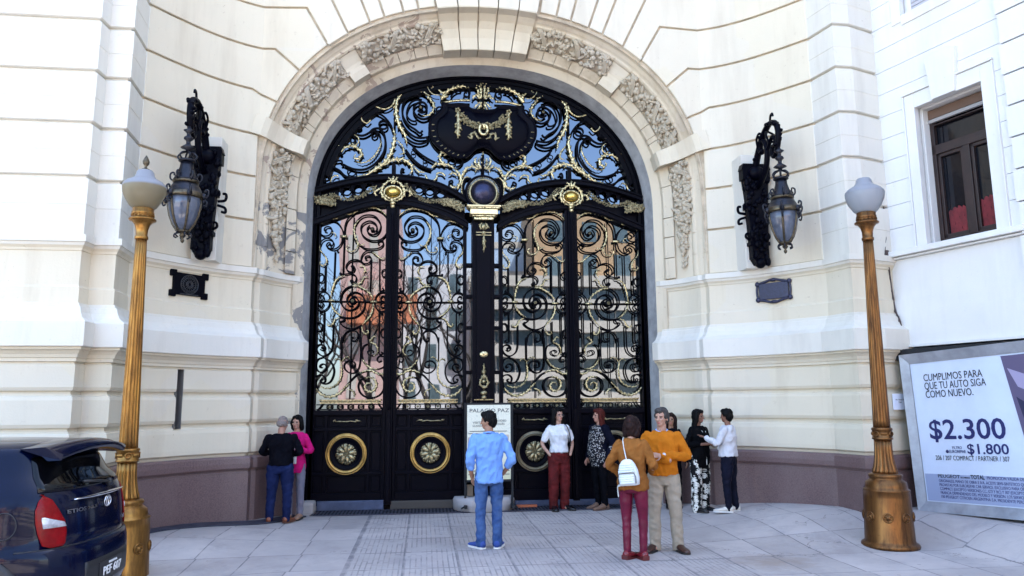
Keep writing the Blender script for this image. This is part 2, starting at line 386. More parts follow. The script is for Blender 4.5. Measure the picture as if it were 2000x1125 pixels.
_ZM = [(-1, -1), (0, 0), (.97, .80), (.995, .825), (1.03, .855), (1.18, 1.0), (1.212, 1.03), (1.255, 1.09), (1.535, 1.47), (1.56, 1.49), (1.62, 1.54), (1.965, 1.93), (1.99, 1.95), (2.05, 1.995), (2.355, 2.32), (2.39, 2.355), (2.44, 2.40), (2.60, 2.53), (2.93, 2.85), (3.08, 3.05), (3.12, 3.09), (3.45, 3.33), (3.765, 3.765), (9, 9)]
def zr(z):
    for (a, b), (c, d) in zip(_ZM[:-1], _ZM[1:]):
        if a <= z <= c: return b+(d-b)*(z-a)/(c-a)
    return z
PLINTH, LOWER, BELT, MIDW = [[(d, zr(z)) for d, z in pf] for pf in (PLINTH, LOWER, BELT, MIDW)]      # heights taken from the curved wall
STRING = [(0, 3.83), (.05, 3.832), (.06, 3.86), (.065, 3.87), (.085, 3.875), (.085, 3.965), (.03, 3.97), (0, 3.972)]
GRV = [4.74, 5.47, 6.19, 6.92, 7.63, 8.35, 9.07, 9.79, 10.5]
UPPER = [(.02, 3.96)]
for g in GRV: UPPER += [(.02, g-.37), (.025, g-.362), (.025, g-.037), (.015, g-.024), (-.03, g-.022), (-.03, g+.020), (.0, g+.024), (.02, g+.036)]
UPPER += [(.02, 18)]
for flip, P in ((-1, PATH_R), (1, PATH_L)):
    lw, bl, pl_, mw, up_, sc_ = MB(), MB(), MB(), MB(), MB(), MB()
    full = P+STRIP+ENDS
    sweep(pl_, full, PLINTH, 0, flip); sweep(lw, full, LOWER, 0, flip); sweep(bl, full, BELT, 0, flip); sweep(sc_, full, STRING, 0, flip); sweep(mw, full, MIDW, 0, flip)
    sweep(up_, P[:-NC+1], UPPER, 0, flip)
    pl_.build('plinth', M_GRAN, PAL); bl.build('belt_course', M_PIER, PAL); sc_.build('string_course', M_PIER, PAL); mw.build('middle_wall', M_WALL, PAL); up_.build('pier', M_PIER, PAL)
    if flip < 0: lw.build('lower_wall', M_WALL, PAL)
# arrow slit: a gap in the left curved wall with a recess behind it
_n = len(PATH_L+STRIP+ENDS); _ks = min(range(NC), key=lambda k: abs(CURVE[k][0]-SLX[0]))
_drop = [j*(_n-1)+4+_ks for j in range(len(LOWER)-1) if LOWER[j][1] > zr(1.53) and LOWER[j+1][1] < zr(2.357)]
_keep = [i for i in range(len(lw.f)) if i not in set(_drop)]
for nm in ('f', 'm', 'sm'): setattr(lw, nm, [getattr(lw, nm)[i] for i in _keep])
_a, _b = Vector((*CURVE[_ks], 0)), Vector((*CURVE[_ks+1], 0)); _v = (_b-_a).normalized(); _nn = Vector((_v.y, -_v.x, 0))
_rc = [(_a+_nn*.09, _a-_nn*.4), (_b+_nn*.09, _b-_nn*.4)]; Z0, Z1 = Vector((0, 0, zr(1.536))), Vector((0, 0, zr(2.356)))
lw.add([q+z for z in (Z0, Z1) for p in _rc for q in p], [(0, 1, 5, 4), (2, 3, 7, 6), (1, 3, 7, 5), (0, 1, 3, 2), (4, 5, 7, 6)], 1)  # recess faces in grey stone, darkened for the shade inside the slit
# smooth plan curve parametrised by length for the wall round the arch
CL = [0.]
for a, b in zip(CURVE[:-1], CURVE[1:]): CL.append(CL[-1]+hypot(a[0]-b[0], a[1]-b[1]))
LC = CL[-1]; X1 = -3.79; SEND = X1-LC
def wall_pt(s, z, d):
    sg = -1 if s <= 0 else 1; a = -abs(s)
    if a >= X1: return Vector((sg*-a if sg > 0 else a, -1.24-d, z))
    l = LC-(X1-a); l = max(0, min(LC, l))
    k = max(i for i in range(NC) if CL[i] <= l+1e-9); f = (l-CL[k])/(CL[k+1]-CL[k])
    p = Vector(CURVE[k]).lerp(Vector(CURVE[k+1]), f); v = (Vector(CURVE[k+1])-Vector(CURVE[k])).normalized()
    if k+1 < NC: v = v.lerp((Vector(CURVE[k+2])-Vector(CURVE[k+1])).normalized(), f*.5).normalized()
    q = p+Vector((v.y, -v.x))*d
    return Vector((q.x if sg < 0 else -q.x, q.y, z))
def shrink(poly, d):
    n = len(poly); out = []
    A = sum(poly[i][0]*poly[(i+1) % n][1]-poly[(i+1) % n][0]*poly[i][1] for i in range(n)); sg = 1 if A > 0 else -1
    for i in range(n):
        p0, p1, p2 = Vector(poly[i-1]), Vector(poly[i]), Vector(poly[(i+1) % n])
        a = (p1-p0).normalized(); b = (p2-p1).normalized(); na = Vector((-a.y, a.x))*sg; nb = Vector((-b.y, b.x))*sg
        m = (na+nb)/max(1+na.dot(nb), .35); out.append(tuple(p1+m*d))
    return out
def panel(mb, poly, d=.03, gap=.019, ch=.010, back=-.05, cut=True):
    p0 = shrink(poly, gap); p1 = shrink(poly, gap+ch); n = len(poly)
    bm = bmesh.new()
    A = [bm.verts.new((x, z, back)) for x, z in p0]; B = [bm.verts.new((x, z, d-ch*.7)) for x, z in p0]; C = [bm.verts.new((x, z, d)) for x, z in p1]
    bm.faces.new(C)
    for i in range(n):
        j = (i+1) % n; bm.faces.new((A[i], A[j], B[j], B[i])); bm.faces.new((B[i], B[j], C[j], C[i]))
    xs = [p[0] for p in poly]
    if cut:
        for k in range(NC+1):
            for sg in (-1, 1):
                c = sg*(X1-LC+CL[k]) if sg > 0 else -(X1-LC+CL[k])
                if min(xs)+.01 < c < max(xs)-.01:
                    bmesh.ops.bisect_plane(bm, geom=bm.verts[:]+bm.edges[:]+bm.faces[:], plane_co=(c, 0, 0), plane_no=(1, 0, 0))
    bmesh.ops.triangulate(bm, faces=[f for f in bm.faces if len(f.verts) > 4])
    bm.verts.index_update()
    mb.add([wall_pt(v.co.x, v.co.y, v.co.z) for v in bm.verts], [[v.index for v in f.verts] for f in bm.faces]); bm.free()
# joint ends on the outer edge of the archivolt
A1, A2, A3, A4 = t_of(-3.6, 6.8), t_of(-3.27, 7.4), t_of(-2.78, 7.88), t_of(-2.42, 8.08)
VT = [A4] + [t_of(x, 8.4) for x in (-2.10, -1.80, -1.44, -1.17, -.87)]
def arc(t0, t1, r=.75, n=6): return [ap(t0+(t1-t0)*i/n, r) for i in range(n+1)]
def rad(t, z, r=.75, c=3.1):
    x0, z0 = ap(t, r); return (x0*(z-c)/(z0-c), z)
for sg in (-1, 1):
    polys = []; wm = MB()
    def M_(pl, sg=sg): return pl if sg < 0 else [(-x, z) for x, z in pl]
    E_, J = SEND, -3.795
    for z0, z1 in ((3.96, 4.74), (4.74, 5.47), (5.47, 6.19)): polys.append(M_([(E_, z0), (J, z0), (J, z1), (E_, z1)]))
    a0 = t_of(-3.8, 6.19)
    polys.append(M_([(E_, 6.19)]+[(-3.80, 6.19)]+arc(a0, A1)[1:]+[(-3.94, 6.95), (E_, 6.92)]))
    polys.append(M_([(E_, 6.92), (-3.94, 6.95)]+arc(A1, A2)+[(-3.59, 7.70), (E_, 7.63)]))
    polys.append(M_([(E_, 7.63), (-3.59, 7.70)]+arc(A2, A3)+[(-3.10, 8.47), (E_, 8.35)]))
    polys.append(M_([(E_, 8.35), (-3.10, 8.47)]+arc(A3, A4)+[rad(A4, 10.5), (E_, 10.5)]))
    for t0, t1 in zip(VT[:-1], VT[1:]): polys.append(M_(arc(t0, t1, .75, 2)+[rad(t1, 10.5), rad(t0, 10.5)]))
    for pl in polys: panel(wm, pl)
    wm.build('upper_wall', M_WALL, PAL)
# backing wall behind the joints, with the arch cut out of it
rows = []
SS = [SEND+LC*i/NC for i in range(NC+1)]+[X1+.0001]+[X1+(-X1)*i/50 for i in range(1, 51)]
SS = SS+[-s for s in reversed(SS[:-1])]
def arch_z(x, r):
    x = abs(x)
    return 3.9 if x >= AA+r else ZC+(ZB+r)*(1-(x/(AA+r))**NN)**(1/NN)
top = []; bot = []
for s in SS: bot.append(wall_pt(s, arch_z(s, .70) if abs(s) < 3.75 else 3.9, -.012)); top.append(wall_pt(s, 18, -.012))
bk = MB(); bk.grid([bot, top]); bk.box((0, 4.5, 13.5), (24, 8, 9), 0); bk.box((-10, 3.2, 8.9), (12, 9, 18.2), 0); bk.box((9.5, 3.2, 8.9), (11, 9, 18.2), 0)
lw.build('lower_wall', [M_WALL, mat('slit_shaded_stone', (.17, .165, .16), .9)], PAL); bk.build('core_wall', M_GROOVE, PAL); dk_ = MB(); dk_.box((0, .9, 4.6), (8.4, .3, 9.2)); dk_.build('dark_backing', M_DARK, PAL)  # dark backing slab added behind the gate to hide the open sky
# ---- archivolt
def apath(sample, r):
    k, v = sample
    if k == 't': return ap(v, r)
    return ((AA+r)*(1 if k == 'R' else -1), v)
def asweep(mb, samples, prof, mi=0, capped=False, smooth=False):
    rows = [[(*(lambda q: (q[0], y, q[1]))(apath(s_, r)),) for s_ in samples] for r, y in prof]
    mb.grid(rows, mi, smooth)
    if capped:
        for k in (0, -1):
            vs = [rw[k] for rw in rows]; mb.add(vs, [tuple(range(len(vs)))], mi)
def tspan(t0, t1, n): return [('t', t0+(t1-t0)*i/n) for i in range(n+1)]
rv = MB()
whole = [('L', 0.), ('L', 1.3), ('L', 2.6), ('L', 3.9), ('L', 4.6)]+tspan(pi-.0001, .0001, 96)+[('R', 4.6), ('R', 3.9), ('R', 2.6), ('R', 1.3), ('R', 0.)]
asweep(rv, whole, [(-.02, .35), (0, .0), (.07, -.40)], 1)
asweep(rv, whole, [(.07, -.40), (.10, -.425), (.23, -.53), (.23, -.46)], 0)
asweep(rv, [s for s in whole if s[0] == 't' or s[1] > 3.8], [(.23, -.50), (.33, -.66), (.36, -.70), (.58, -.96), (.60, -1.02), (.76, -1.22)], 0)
rv.build('arch_reveal', [M_FRAME, M_REVEAL], PAL)
inner = [(.20, -.50), (.205, -.60), (.215, -.615), (.225, -.62), (.325, -.74), (.335, -.745), (.345, -.70), (.345, -.62)]
outer = [(.575, -.92), (.58, -1.02), (.60, -1.05), (.64, -1.06), (.655, -1.10), (.70, -1.15), (.715, -1.20), (.745, -1.235), (.75, -1.20), (.75, -1.1)]
IMP0 = ('L', 6.19)
tI0, tI1 = t_of(-3.75, 6.19), t_of(-3.72, 6.50)      # impost block
def segs(bounds):
    for s0, s1 in zip(bounds[:-1], bounds[1:]): yield s0, s1
for side in ('L', 'R'):
    IM, OM = MB(), MB()
    def mt(t): return t if side == 'L' else pi-t
    zs = [3.98, 4.36, 4.74, 5.10, 5.30]
    for z0, z1 in segs(zs):
        e = .008 if z1 != 5.30 else 0
        for mb, pf in ((IM, inner), (OM, outer)): asweep(mb, [(side, z0+.008), (side, z1-e)], pf, 0, True)
    tA = [pi, t_of(-3.8, 5.75), tI0, tI1, t_of(-3.6, 6.75), A1-.02, (A1+A2)/2, A2, (A2+A3)/2, A3]+VT
    for k, (t0, t1) in enumerate(segs(tA)):
        t0, t1 = min(t0, pi-.0001), t1
        g = .0018
        for mb, pf in ((IM, inner), (OM, outer)):
            asweep(mb, tspan(mt(t0-(g if k else 0)), mt(t1+g), 5), pf, 0, True)
    IM.build('inner_moulding', M_FRAME, PAL); OM.build('outer_moulding', M_FRAME, PAL)
def block(name, t0, t1, n=6, proud=0., lip=.20, mt_=M_WALL):
    """a stone that runs across the archivolt from the wall face to the inner edge"""
    mb = MB(); y0 = -1.275-proud
    pf = [(lip, -.52), (lip-.01, -.74), (lip+.10, -.80), (lip+.16, -.815), (lip+.22, -.84), (.52, -.92), (.62, -1.02), (.70, -1.13), (.745, y0), (.80, y0), (.82, -1.0)]
    asweep(mb, tspan(t0, t1, n), pf, 0, True); return mb.build(name, mt_, PAL)
for sg in (0, 1):
    f = (lambda t: t) if sg == 0 else (lambda t: pi-t)
    block('haunch_stone', f(A3-.004), f(A4+.004), 6, .012)
    # impost: a scrolled band in line with the course
    mb = MB(); pf = [(.16, -.5), (.14, -.76), (.16, -.86), (.24, -.90), (.36, -.92), (.48, -1.0), (.60, -1.13), (.70, -1.27), (.79, -1.335), (.95, -1.335), (.95, -1.0)]
    asweep(mb, tspan(f(tI0+.006), f(tI1), 4), pf, 0, True)
    pf2 = [(r-.03, y-.03) for r, y in pf]; mb.build('impost_stone', M_WALL, PAL)
# keystone of five stones
ks = [VT[-1], t_of(-.53, 8.6), t_of(-.17, 8.6), t_of(.17, 8.6), t_of(.53, 8.6), t_of(.87, 8.6)]
for i, (t0, t1) in enumerate(segs(ks)):
    mb = MB(); pr = .03
    pf = [(.17, -.5), (.165, -.80), (.175, -.815), (.36, -.87), (.50, -.94), (.60, -1.03), (.68, -1.16), (.70, -1.29-pr), (.72, -1.30-pr), (.80, -1.30-pr)]
    asweep(mb, tspan(t0-.0022, t1+.0022, 2), pf, 0, True)
    x0, z0 = ap(t0-.0022, .80); x1, z1 = ap(t1+.0022, .80); q0 = (x0*(7.4)/(z0-3.1), 10.5); q1 = (x1*(7.4)/(z1-3.1), 10.5)
    mb.prism([(x0, z0), (x1, z1), q1, q0], -1.30-pr, -1.2); mb.build('keystone', M_WALL, PAL)
# ---- carved garlands
def garland(path, r0, y0, seed, taper=False):
    rnd = random.Random(seed); mb = MB(); n = len(path)
    def fr(u, v):
        k = min(int(u*(n-1)), n-2); f = u*(n-1)-k
        def pt(s_):
            r = .36+v*.20; x, z = apath(s_, r); return Vector((x, -.74-v*.235, z))
        return pt(path[k]).lerp(pt(path[k+1]), f)
    L = sum((fr((i+1)/20, .5)-fr(i/20, .5)).length for i in range(20))
    # soft body
    body = []
    for i in range(25):
        u = i/24; w = 1 if not taper else min(1, .25+1.6*(1-u)*1.6)
        body.append([fr(u, .5+(v-.5)*w)+Vector((0, -.05*(1-abs(v-.5)*2)+.01, 0)) for v in (0, .25, .5, .75, 1)])
    mb.grid(body, 0, True)
    N = int(L*66)
    for q in range(N):
        u = (q+rnd.random())/N; w = 1 if not taper else min(1, .22+2.4*(1-u)); v = .5+(rnd.random()-.5)*1.12*w
        c = fr(u, v)+Vector((0, -.035-.05*rnd.random()*(1-abs(v-.5)), 0)); k = rnd.random()
        rot = Matrix.Rotation(rnd.random()*6.3, 3, 'Y') @ Matrix.Rotation(rnd.uniform(-.7, .7), 3, 'X')
        if k < .42: s_ = rnd.uniform(.034, .056); mb.ball(c, s_, 8)
        elif k < .8: s_ = rnd.uniform(.065, .10); mb.ball(c, (s_*.38, s_*.22, s_), 6, 0, rot)
        else:
            for j in range(5):
                a = j*2*pi/5+u*9; mb.ball(c+Vector((cos(a)*.042, 0, sin(a)*.042)), (.034, .018, .034), 7)
            mb.ball(c+Vector((0, -.015, 0)), .018, 6)
    for u in ((.06, .45, .88) if not taper else (.10, .50)):          # ribbons wound round it
        for dv in (-.02, .0, .02):
            mb.tube([fr(max(0, min(1, u+dv+(v-.5)*.13)), v)+Vector((0, -.075-.03*(1-abs(v-.5)*2), 0)) for v in (-.06, .2, .5, .8, 1.06)], .02, 5, 0, .6)
    if taper:
        b = fr(1, .5)
        for j in range(9): mb.ball(b+Vector((rnd.uniform(-.05, .05), -.04, -.03*j)), (.03, .025, .035), 6)
    return mb.build('garland', M_GARL, PAL)
for side in (0, 1):
    f = (lambda t: t) if side == 0 else (lambda t: pi-t)
    S_ = 'LR'[side]
    garland([('t', f(tI0+.02)), ('t', f(pi-.09)), ('t', f(pi-.0001)), (S_, 5.0), (S_, 4.4)] if True else None, .45, 0, 11+side, True)
    garland([('t', f(tI1+(A3-tI1)*i/8)) for i in range(9)], .45, 0, 21+side)
    garland([('t', f(A4+(VT[-1]-A4)*i/8)) for i in range(9)], .45, 0, 31+side)
# arrow slit in the left curved wall, stone mounts for the lanterns
for sx in (-1, 1):
    mb = MB(); mb.box((sx*4.37, -1.62, 4.93), (.36, .55, 1.94), 0, bev=.012); mb.build('lantern_mount', M_PIER, PAL)
# ================================================================ GATE
M_WALL2 = stone('worn_pale_stone', (.36, .33, .32), (.17, .15, .14), .4)
LEAF = '''i14:867,4791 884,4876 913,4948 972,5031 1044,5076 1151,5078 1246,5038 1300,4964 1300,4879 1259,4814 1188,4791 1117,4817 1081,4884 1098,4944 1152,4967 1205,4942 1211,4893 1170,4882;
a13:978,5122 1091,5102 1210,5072 1300,4982;
g9:1093,4859 1033,4848 1004,4813 1034,4776;
i15:855,4804 854,4900 847,4997 816,5095 756,5170 671,5245 550,5297 429,5318 308,5312 188,5256 104,5160 76,5050 84,4928 135,4817 220,4743 341,4722 449,4751 532,4822 567,4918 554,5004 493,5060 408,5086 324,5051 283,4985 290,4912 339,4868;
a15:827,5193 719,5213 622,5283 525,5316 404,5331 271,5313 140,5220 70,5075;
i15:653,4686 688,4807 692,4940 649,5062 551,5168 430,5199 310,5168 221,5047 223,4937 279,4851 352,4831 435,4872 452,4945 409,5007;
a16:612,5100 674,5001 687,4892 664,4783 618,4675 619,4591 679,4529;
g11:631,4566 679,4527 751,4516 810,4557 803,4611 762,4624;
i14:629,4687 558,4628 487,4581 368,4568 247,4585 174,4635 161,4695 197,4731 245,4718 258,4682 228,4670;
g10:629,4687 570,4634 498,4659;
b40:362,4935;
i14:885,4755 916,4646 988,4572 1071,4553 1148,4587 1166,4629 1130,4672 1094,4654;
i13:1284,4615 1248,4706 1165,4749 1082,4727 1047,4667 1071,4607 1112,4618;
a13:1293,4651 1273,4531 1214,4460 1167,4390 1156,4318 1192,4258 1250,4257 1274,4298 1238,4329;
b22:971,4524;
g28:927,4788 808,4790;
i12:1012,4524 1017,3970;
i13:856,4755 862,4103;
i9:696,5171 708,4134 699,3891 696,3138 687,2599 692,1889;
i13:1174,4264 1171,3838 1188,3809 1218,3814 1223,3844 1200,3850;
i14:374,3788 371,4318 370,4390 406,4438 465,4431 476,4388 442,4383;
i13:297,4463 356,4523 440,4533 513,4484 550,4399 539,4327 479,4298 407,4317 364,4384;
a12:356,4517 285,4464 214,4404 154,4393 111,4442;
i13:220,4416 212,3849 195,3807 159,3808 140,3838 164,3855;
i14:515,4316 586,4357 669,4367 753,4336 807,4264 802,4192 743,4145 684,4158 659,4218 694,4259 730,4241;
b22:695,4229;
a14:587,4255 504,4250 469,4161 481,4155 518,4083;
o13:129,4130 50 66;
o13:1246,4027 55 79;
o13:1251,3153 55 79;
o13:125,3048 50 79;
i13:921,4096 826,4101 731,4116 649,4082 626,4022 650,3963 710,3950 727,3986 685,4004;
b26:903,4108;
b24:697,3980;
a17:827,4073 922,4042 993,3970 1029,3864 1054,3745 1060,3639;
a14:411,4049 495,4048 532,3964 603,3922 686,3927;
i15:687,3897 782,3854 853,3783 890,3688 885,3594 833,3500 739,3454 644,3478 579,3549 583,3632 630,3690 689,3702;
i15:575,3359 503,3432 466,3538 476,3656 535,3739 629,3779 712,3755 772,3689 778,3607 738,3536 667,3531;
b62:684,3619;
a15:698,3893 592,3890 521,3857 415,3787 345,3705 328,3646;
a15:317,3575 325,3469 362,3363 435,3268 507,3186;
i14:507,3186 602,3139 696,3121 801,3150 877,3207 894,3248 847,3254 814,3290 846,3322 916,3330;
a14:893,3330 975,3289 1011,3218 1058,3172 1110,3195 1090,3224;
i15:1021,3487 939,3394 846,3330 740,3316 646,3326 569,3361;
a13:1055,3586 1021,3487 939,3394 846,3336;
i11:1306,3614 67,3607;
g22:1113,3624 1008,3628;
g20:370,3610 252,3608;
i13:1078,3616 1095,3710 1159,3777 1229,3788 1288,3749 1306,3719;
i12:1301,3611 1219,3628 1189,3673 1218,3718 1259,3710 1254,3673;
i13:293,3611 268,3706 201,3775 117,3778 73,3737;
i12:75,3609 162,3624 185,3671 154,3716 113,3701 126,3666;
i13:1078,3610 1097,3516 1161,3447 1231,3435 1290,3473 1307,3502;
i12:1301,3610 1219,3594 1190,3550 1219,3505 1260,3512 1254,3550;
i13:293,3605 271,3511 207,3443 124,3441 78,3483;
i12:75,3610 163,3594 187,3547 158,3502 116,3518 128,3553;
i13:1208,3386 1232,3392 1220,3427 1179,3421 1168,3369 1170,2939 1182,2899 1217,2887 1234,2916 1211,2933;
i13:172,3382 148,3388 160,3423 195,3423 206,3370 205,2878 204,2704 167,2667 133,2696 166,2711;
i13:376,3269 375,2913;
i13:537,3151 540,2877 528,2971 519,2723 528,2513 554,2414 618,2347 705,2347 779,2402 803,2476 765,2537 690,2556 622,2525 616,2463 667,2433 704,2457;
b24:685,2476;
a11:507,3174 496,3093 450,3035 403,3046 396,3087 431,3093;
i13:651,2976 686,2952 663,2906 604,2918 574,2976 579,3046 637,3092 720,3089 790,3045 826,2975 851,2877 854,2970 852,2544;
a13:256,2965 297,2989 322,2953 359,2897 271,2847 222,2760 236,2686 300,2642;
i13:1005,3195 1008,2876 1004,2970 1012,2809 1050,2704 1150,2642 1237,2673 1286,2746 1279,2808 1223,2845 1161,2827 1137,2771 1174,2734 1218,2759;
b22:1186,2784;
i14:1169,2617 1076,2574 1002,2488 972,2378 992,2268 1042,2183 1129,2153 1196,2183;
i13:1169,2617 1249,2587 1284,2525 1281,2428 1226,2364 1152,2366 1104,2427 1124,2489 1176,2501 1216,2470 1211,2440 1176,2446;
i13:1288,2269 1251,2299 1177,2305 1122,2256 1128,2189 1178,2177 1202,2214 1171,2232;
i16:1282,2232 1283,2159 1265,2074 1191,1989 1081,1940 957,1952 845,2012 758,2109 669,2218 593,2298 531,2328;
a20:1265,2074 1191,1989 1081,1938 957,1949 845,2012 758,2109 689,2169;
a14:1215,2123 1129,2084 1018,2090 918,2146 855,2243 839,2378 853,2501 852,2550;
a9:853,2537 902,2587 952,2587 977,2544;
a9:840,2537 802,2599 739,2624 696,2587;
i13:397,2859 474,2810 500,2698 477,2574 416,2476 316,2414 191,2414 102,2463 72,2549 111,2624 187,2642 232,2587 201,2537 150,2556;
i11:300,2642 375,2667 400,2717 349,2748 301,2729 309,2698;
a14:483,2587 416,2488 316,2420 203,2407;
i16:669,2218 581,2304 468,2362 342,2381 229,2352 143,2278 101,2180 109,2057 174,1959 287,1911 412,1924 510,1998 546,2108 517,2205 444,2257 356,2266;
a17:444,2257 344,2266 267,2223 233,2143 260,2058 335,2015 410,2046 431,2120 383,2166 323,2153 315,2107;
a17:543,2328 442,2377 329,2387 205,2327 129,2327 85,2358 78,2389 129,2370;
a12:733,2060 659,2041 610,1980 623,1925'''
TYM = '''a26:2911,6306 2813,6509 2706,6639 2554,6689;
a16:2822,6331 2743,6459 2619,6515;
i13:2633,6515 2522,6537 2458,6491;
i14:2965,6047 2845,6183 2752,6319 2601,6371;
i14:2830,6125 2721,6187 2596,6206 2573,6126;
b30:2607,6338;
b26:2581,6133;
i15:2597,6739 2486,6743 2386,6687 2356,6614 2383,6551 2432,6567 2438,6619;
g13:2373,6710 2301,6653 2292,6572 2354,6510 2410,6545;
i17:2326,6817 2261,6857 2287,6923 2364,6931 2402,6851 2388,6777 2331,6716 2218,6701 2107,6758 2038,6828 1939,6851 1853,6782 1808,6634 1818,6439 1899,6273 2023,6136 2175,6054 2342,6049 2468,6089 2553,6134;
i13:2008,6776 1966,6763 1965,6710 2020,6678 2064,6729 2023,6803 1952,6790 1901,6690 1888,6556;
a13:1890,6661 1891,6541 1931,6435 2012,6299 2122,6207 2234,6173 2339,6207;
a22:2601,6368 2547,6444 2437,6492 2325,6466 2238,6380 2250,6291 2319,6244 2365,6287 2335,6340;
i17:2965,6047 2855,6068 2731,6069 2619,6014 2533,5929 2421,5885 2311,5906;
i15:2764,5791 2859,5737 2950,5785 2967,5901 2921,5961 2837,5920 2794,5848 2861,5810 2896,5838;
a12:2778,5783 2740,5894 2658,5925 2640,5879;
o14:2403,5991 74 70;
o15:1848,6910 78 74;
a30:2311,5911 2144,5941 2021,6033 1882,6126 1772,6248 1691,6414 1651,6594 1640,6745 1673,6856;
a16:1978,6004 1924,6124 1884,6207;
a20:1812,6128 1701,6235 1603,6260 1545,6195;
i22:1656,6073 1654,5926;
i15:1645,6834 1643,7428 1657,7558;
g17:2083,7009 2154,6937 2252,7021 2237,7191 2065,7281 1846,7225 1701,7296 1636,7442;
i15:2156,7019 2085,7104 1990,7155 1843,7083 1719,6934 1673,6807;
o14:1852,6929 82 82;
i17:1598,7206 1564,7409 1477,7534 1351,7601 1211,7607 1070,7552 967,7448 915,7342 927,7220 1002,7110 1116,7062 1218,7101 1288,7192 1290,7300 1221,7374 1119,7392 1055,7323 1067,7228 1143,7189 1219,7233;
i16:1126,6837 1176,6789 1265,6856 1367,6921 1444,7012 1496,7130 1505,7277 1463,7413 1362,7499 1248,7531 1146,7508;
i14:1242,7060 1255,7017 1343,7029 1420,7120 1410,7254 1348,7378 1247,7436 1158,7426;
b52:1163,7291;
a20:1211,7620 1070,7566 1006,7474 941,7395 915,7315 939,7220 1028,7138 1129,7129;
a30:1503,7560 1602,7421 1624,7232 1596,7046 1530,6875 1452,6745 1412,6561;
a16:1602,7434 1591,7516 1503,7574;
i16:1532,7022 1467,6891 1365,6775 1238,6700 1112,6698 1011,6722;
i16:1426,6680 1312,6604 1186,6576 1060,6613 1016,6675 1061,6706;
i13:938,7099 811,7144 748,7228 774,7308 844,7307 876,7249 835,7221;
a18:938,7065 811,7077 696,7135 646,7232 633,7327;
a24:841,7657 738,7594 610,7668 481,7725 352,7741 254,7718;
a40:782,7456 750,7525 673,7597;
i14:261,7711 245,7602 299,7531 351,7554 338,7622 297,7613;
i13:609,7518 558,7602 481,7660 403,7677;
g26:775,7386 608,7430 428,7458 235,7463;
g9:814,7543 930,7558 1014,7636 1034,7714 970,7744 937,7694 979,7676;
i19:1436,6455 1320,6300 1181,6174 1055,6112 954,6086;
i17:1311,6538 1196,6410 1031,6297 854,6208;
o10:1290,6400 40 40;
o10:1069,6236 40 40;
a26:1731,6208 1607,6265 1458,6254 1344,6181 1305,6078 1353,5972;
i17:1353,5972 1453,5940 1510,6004 1492,6083 1452,6060;
a16:1281,6144 1192,6042 1066,6033;
g19:1066,5980 1015,5890 914,5878 852,5945 850,6013 764,6026 694,5965;
a20:729,6360 689,6398 742,6425 799,6371 791,6278 728,6214 626,6178 525,6115 435,6013;
a24:525,6115 435,6013 407,5882 460,5775 548,5757 614,5797;
i15:614,5797 624,5860 574,5888 559,5838;
a22:954,6115 879,6194 778,6200 664,6150;
a16:638,5993 549,6035 461,5972;
o17:576,6259 73 71;
i16:487,6301 411,6330 370,6265 423,6184 499,6149;
a16:403,5961 347,6081 283,6182;
a14:372,5975 334,6068 283,6136 194,6165 117,6115 143,6061;
a14:1589,6634 1486,6506 1472,6388 1559,6358;
g12:232,5940 308,5964 378,5883 396,5738 370,5582 307,5447;
i22:219,5927 295,5938 346,5870 365,5739 339,5583 288,5467;
a22:-7,7504 -7,7709 -7,7901;
a20:12,7503 34,7680 60,7864;
a18:34,7502 92,7663 138,7805;
a22:53,7501 118,7580 157,7551 209,7497;
a18:-6,7476 -6,7367 -6,7265;
a16:27,7461 53,7365 99,7288;
a13:53,7447 118,7376 176,7312;
a18:-5,6132 -5,6291 -6,6471;
a16:22,6131 79,6235 60,6355;
a16:47,6123 124,6207 149,6299 111,6360;
a12:66,6116 156,6160 226,6230;
k14:297,6694 214,6657 233,6743 150,6766 111,6681 41,6663;
k26:479,7198 471,7037 464,6876 477,6741 463,6648;
s26:414,7106 324,7002 208,6939 92,6910 -6,6907;
c30:-6,7245 221,7276 312,7354 466,7364 633,7347 768,7369 774,7267 862,7156 957,7071 1006,6935 998,6762 934,6618 831,6502 729,6426 627,6363 500,6314 347,6319 220,6403 130,6500 -6,6544;
s24:1425,5748 1311,5635 1186,5534 1023,5467 848,5465 697,5482 559,5479 420,5418;
s24:2885,5475 2729,5523 2590,5483 2410,5466 2218,5529 2081,5620 1972,5696;
S40:2986,5437 2904,5410 2809,5441 2725,5386;
S40:735,5442 622,5445 521,5415 407,5347'''
def strokes(txt, fx):
    """k + radius(mm) : u,z ... in mm, on the plane of the ironwork"""
    for s in txt.replace('\n', '').split(';'):
        if not s: continue
        h, b = s.split(':'); k, r = h[0], int(h[1:])/1000; pts = []; ex = []
        for w in b.split():
            if ',' in w: u, z = w.split(','); pts.append(Vector((fx(int(u)/1000), 0, int(z)/1000)))
            else: ex.append(int(w)/1000)
        yield k, r, pts, ex
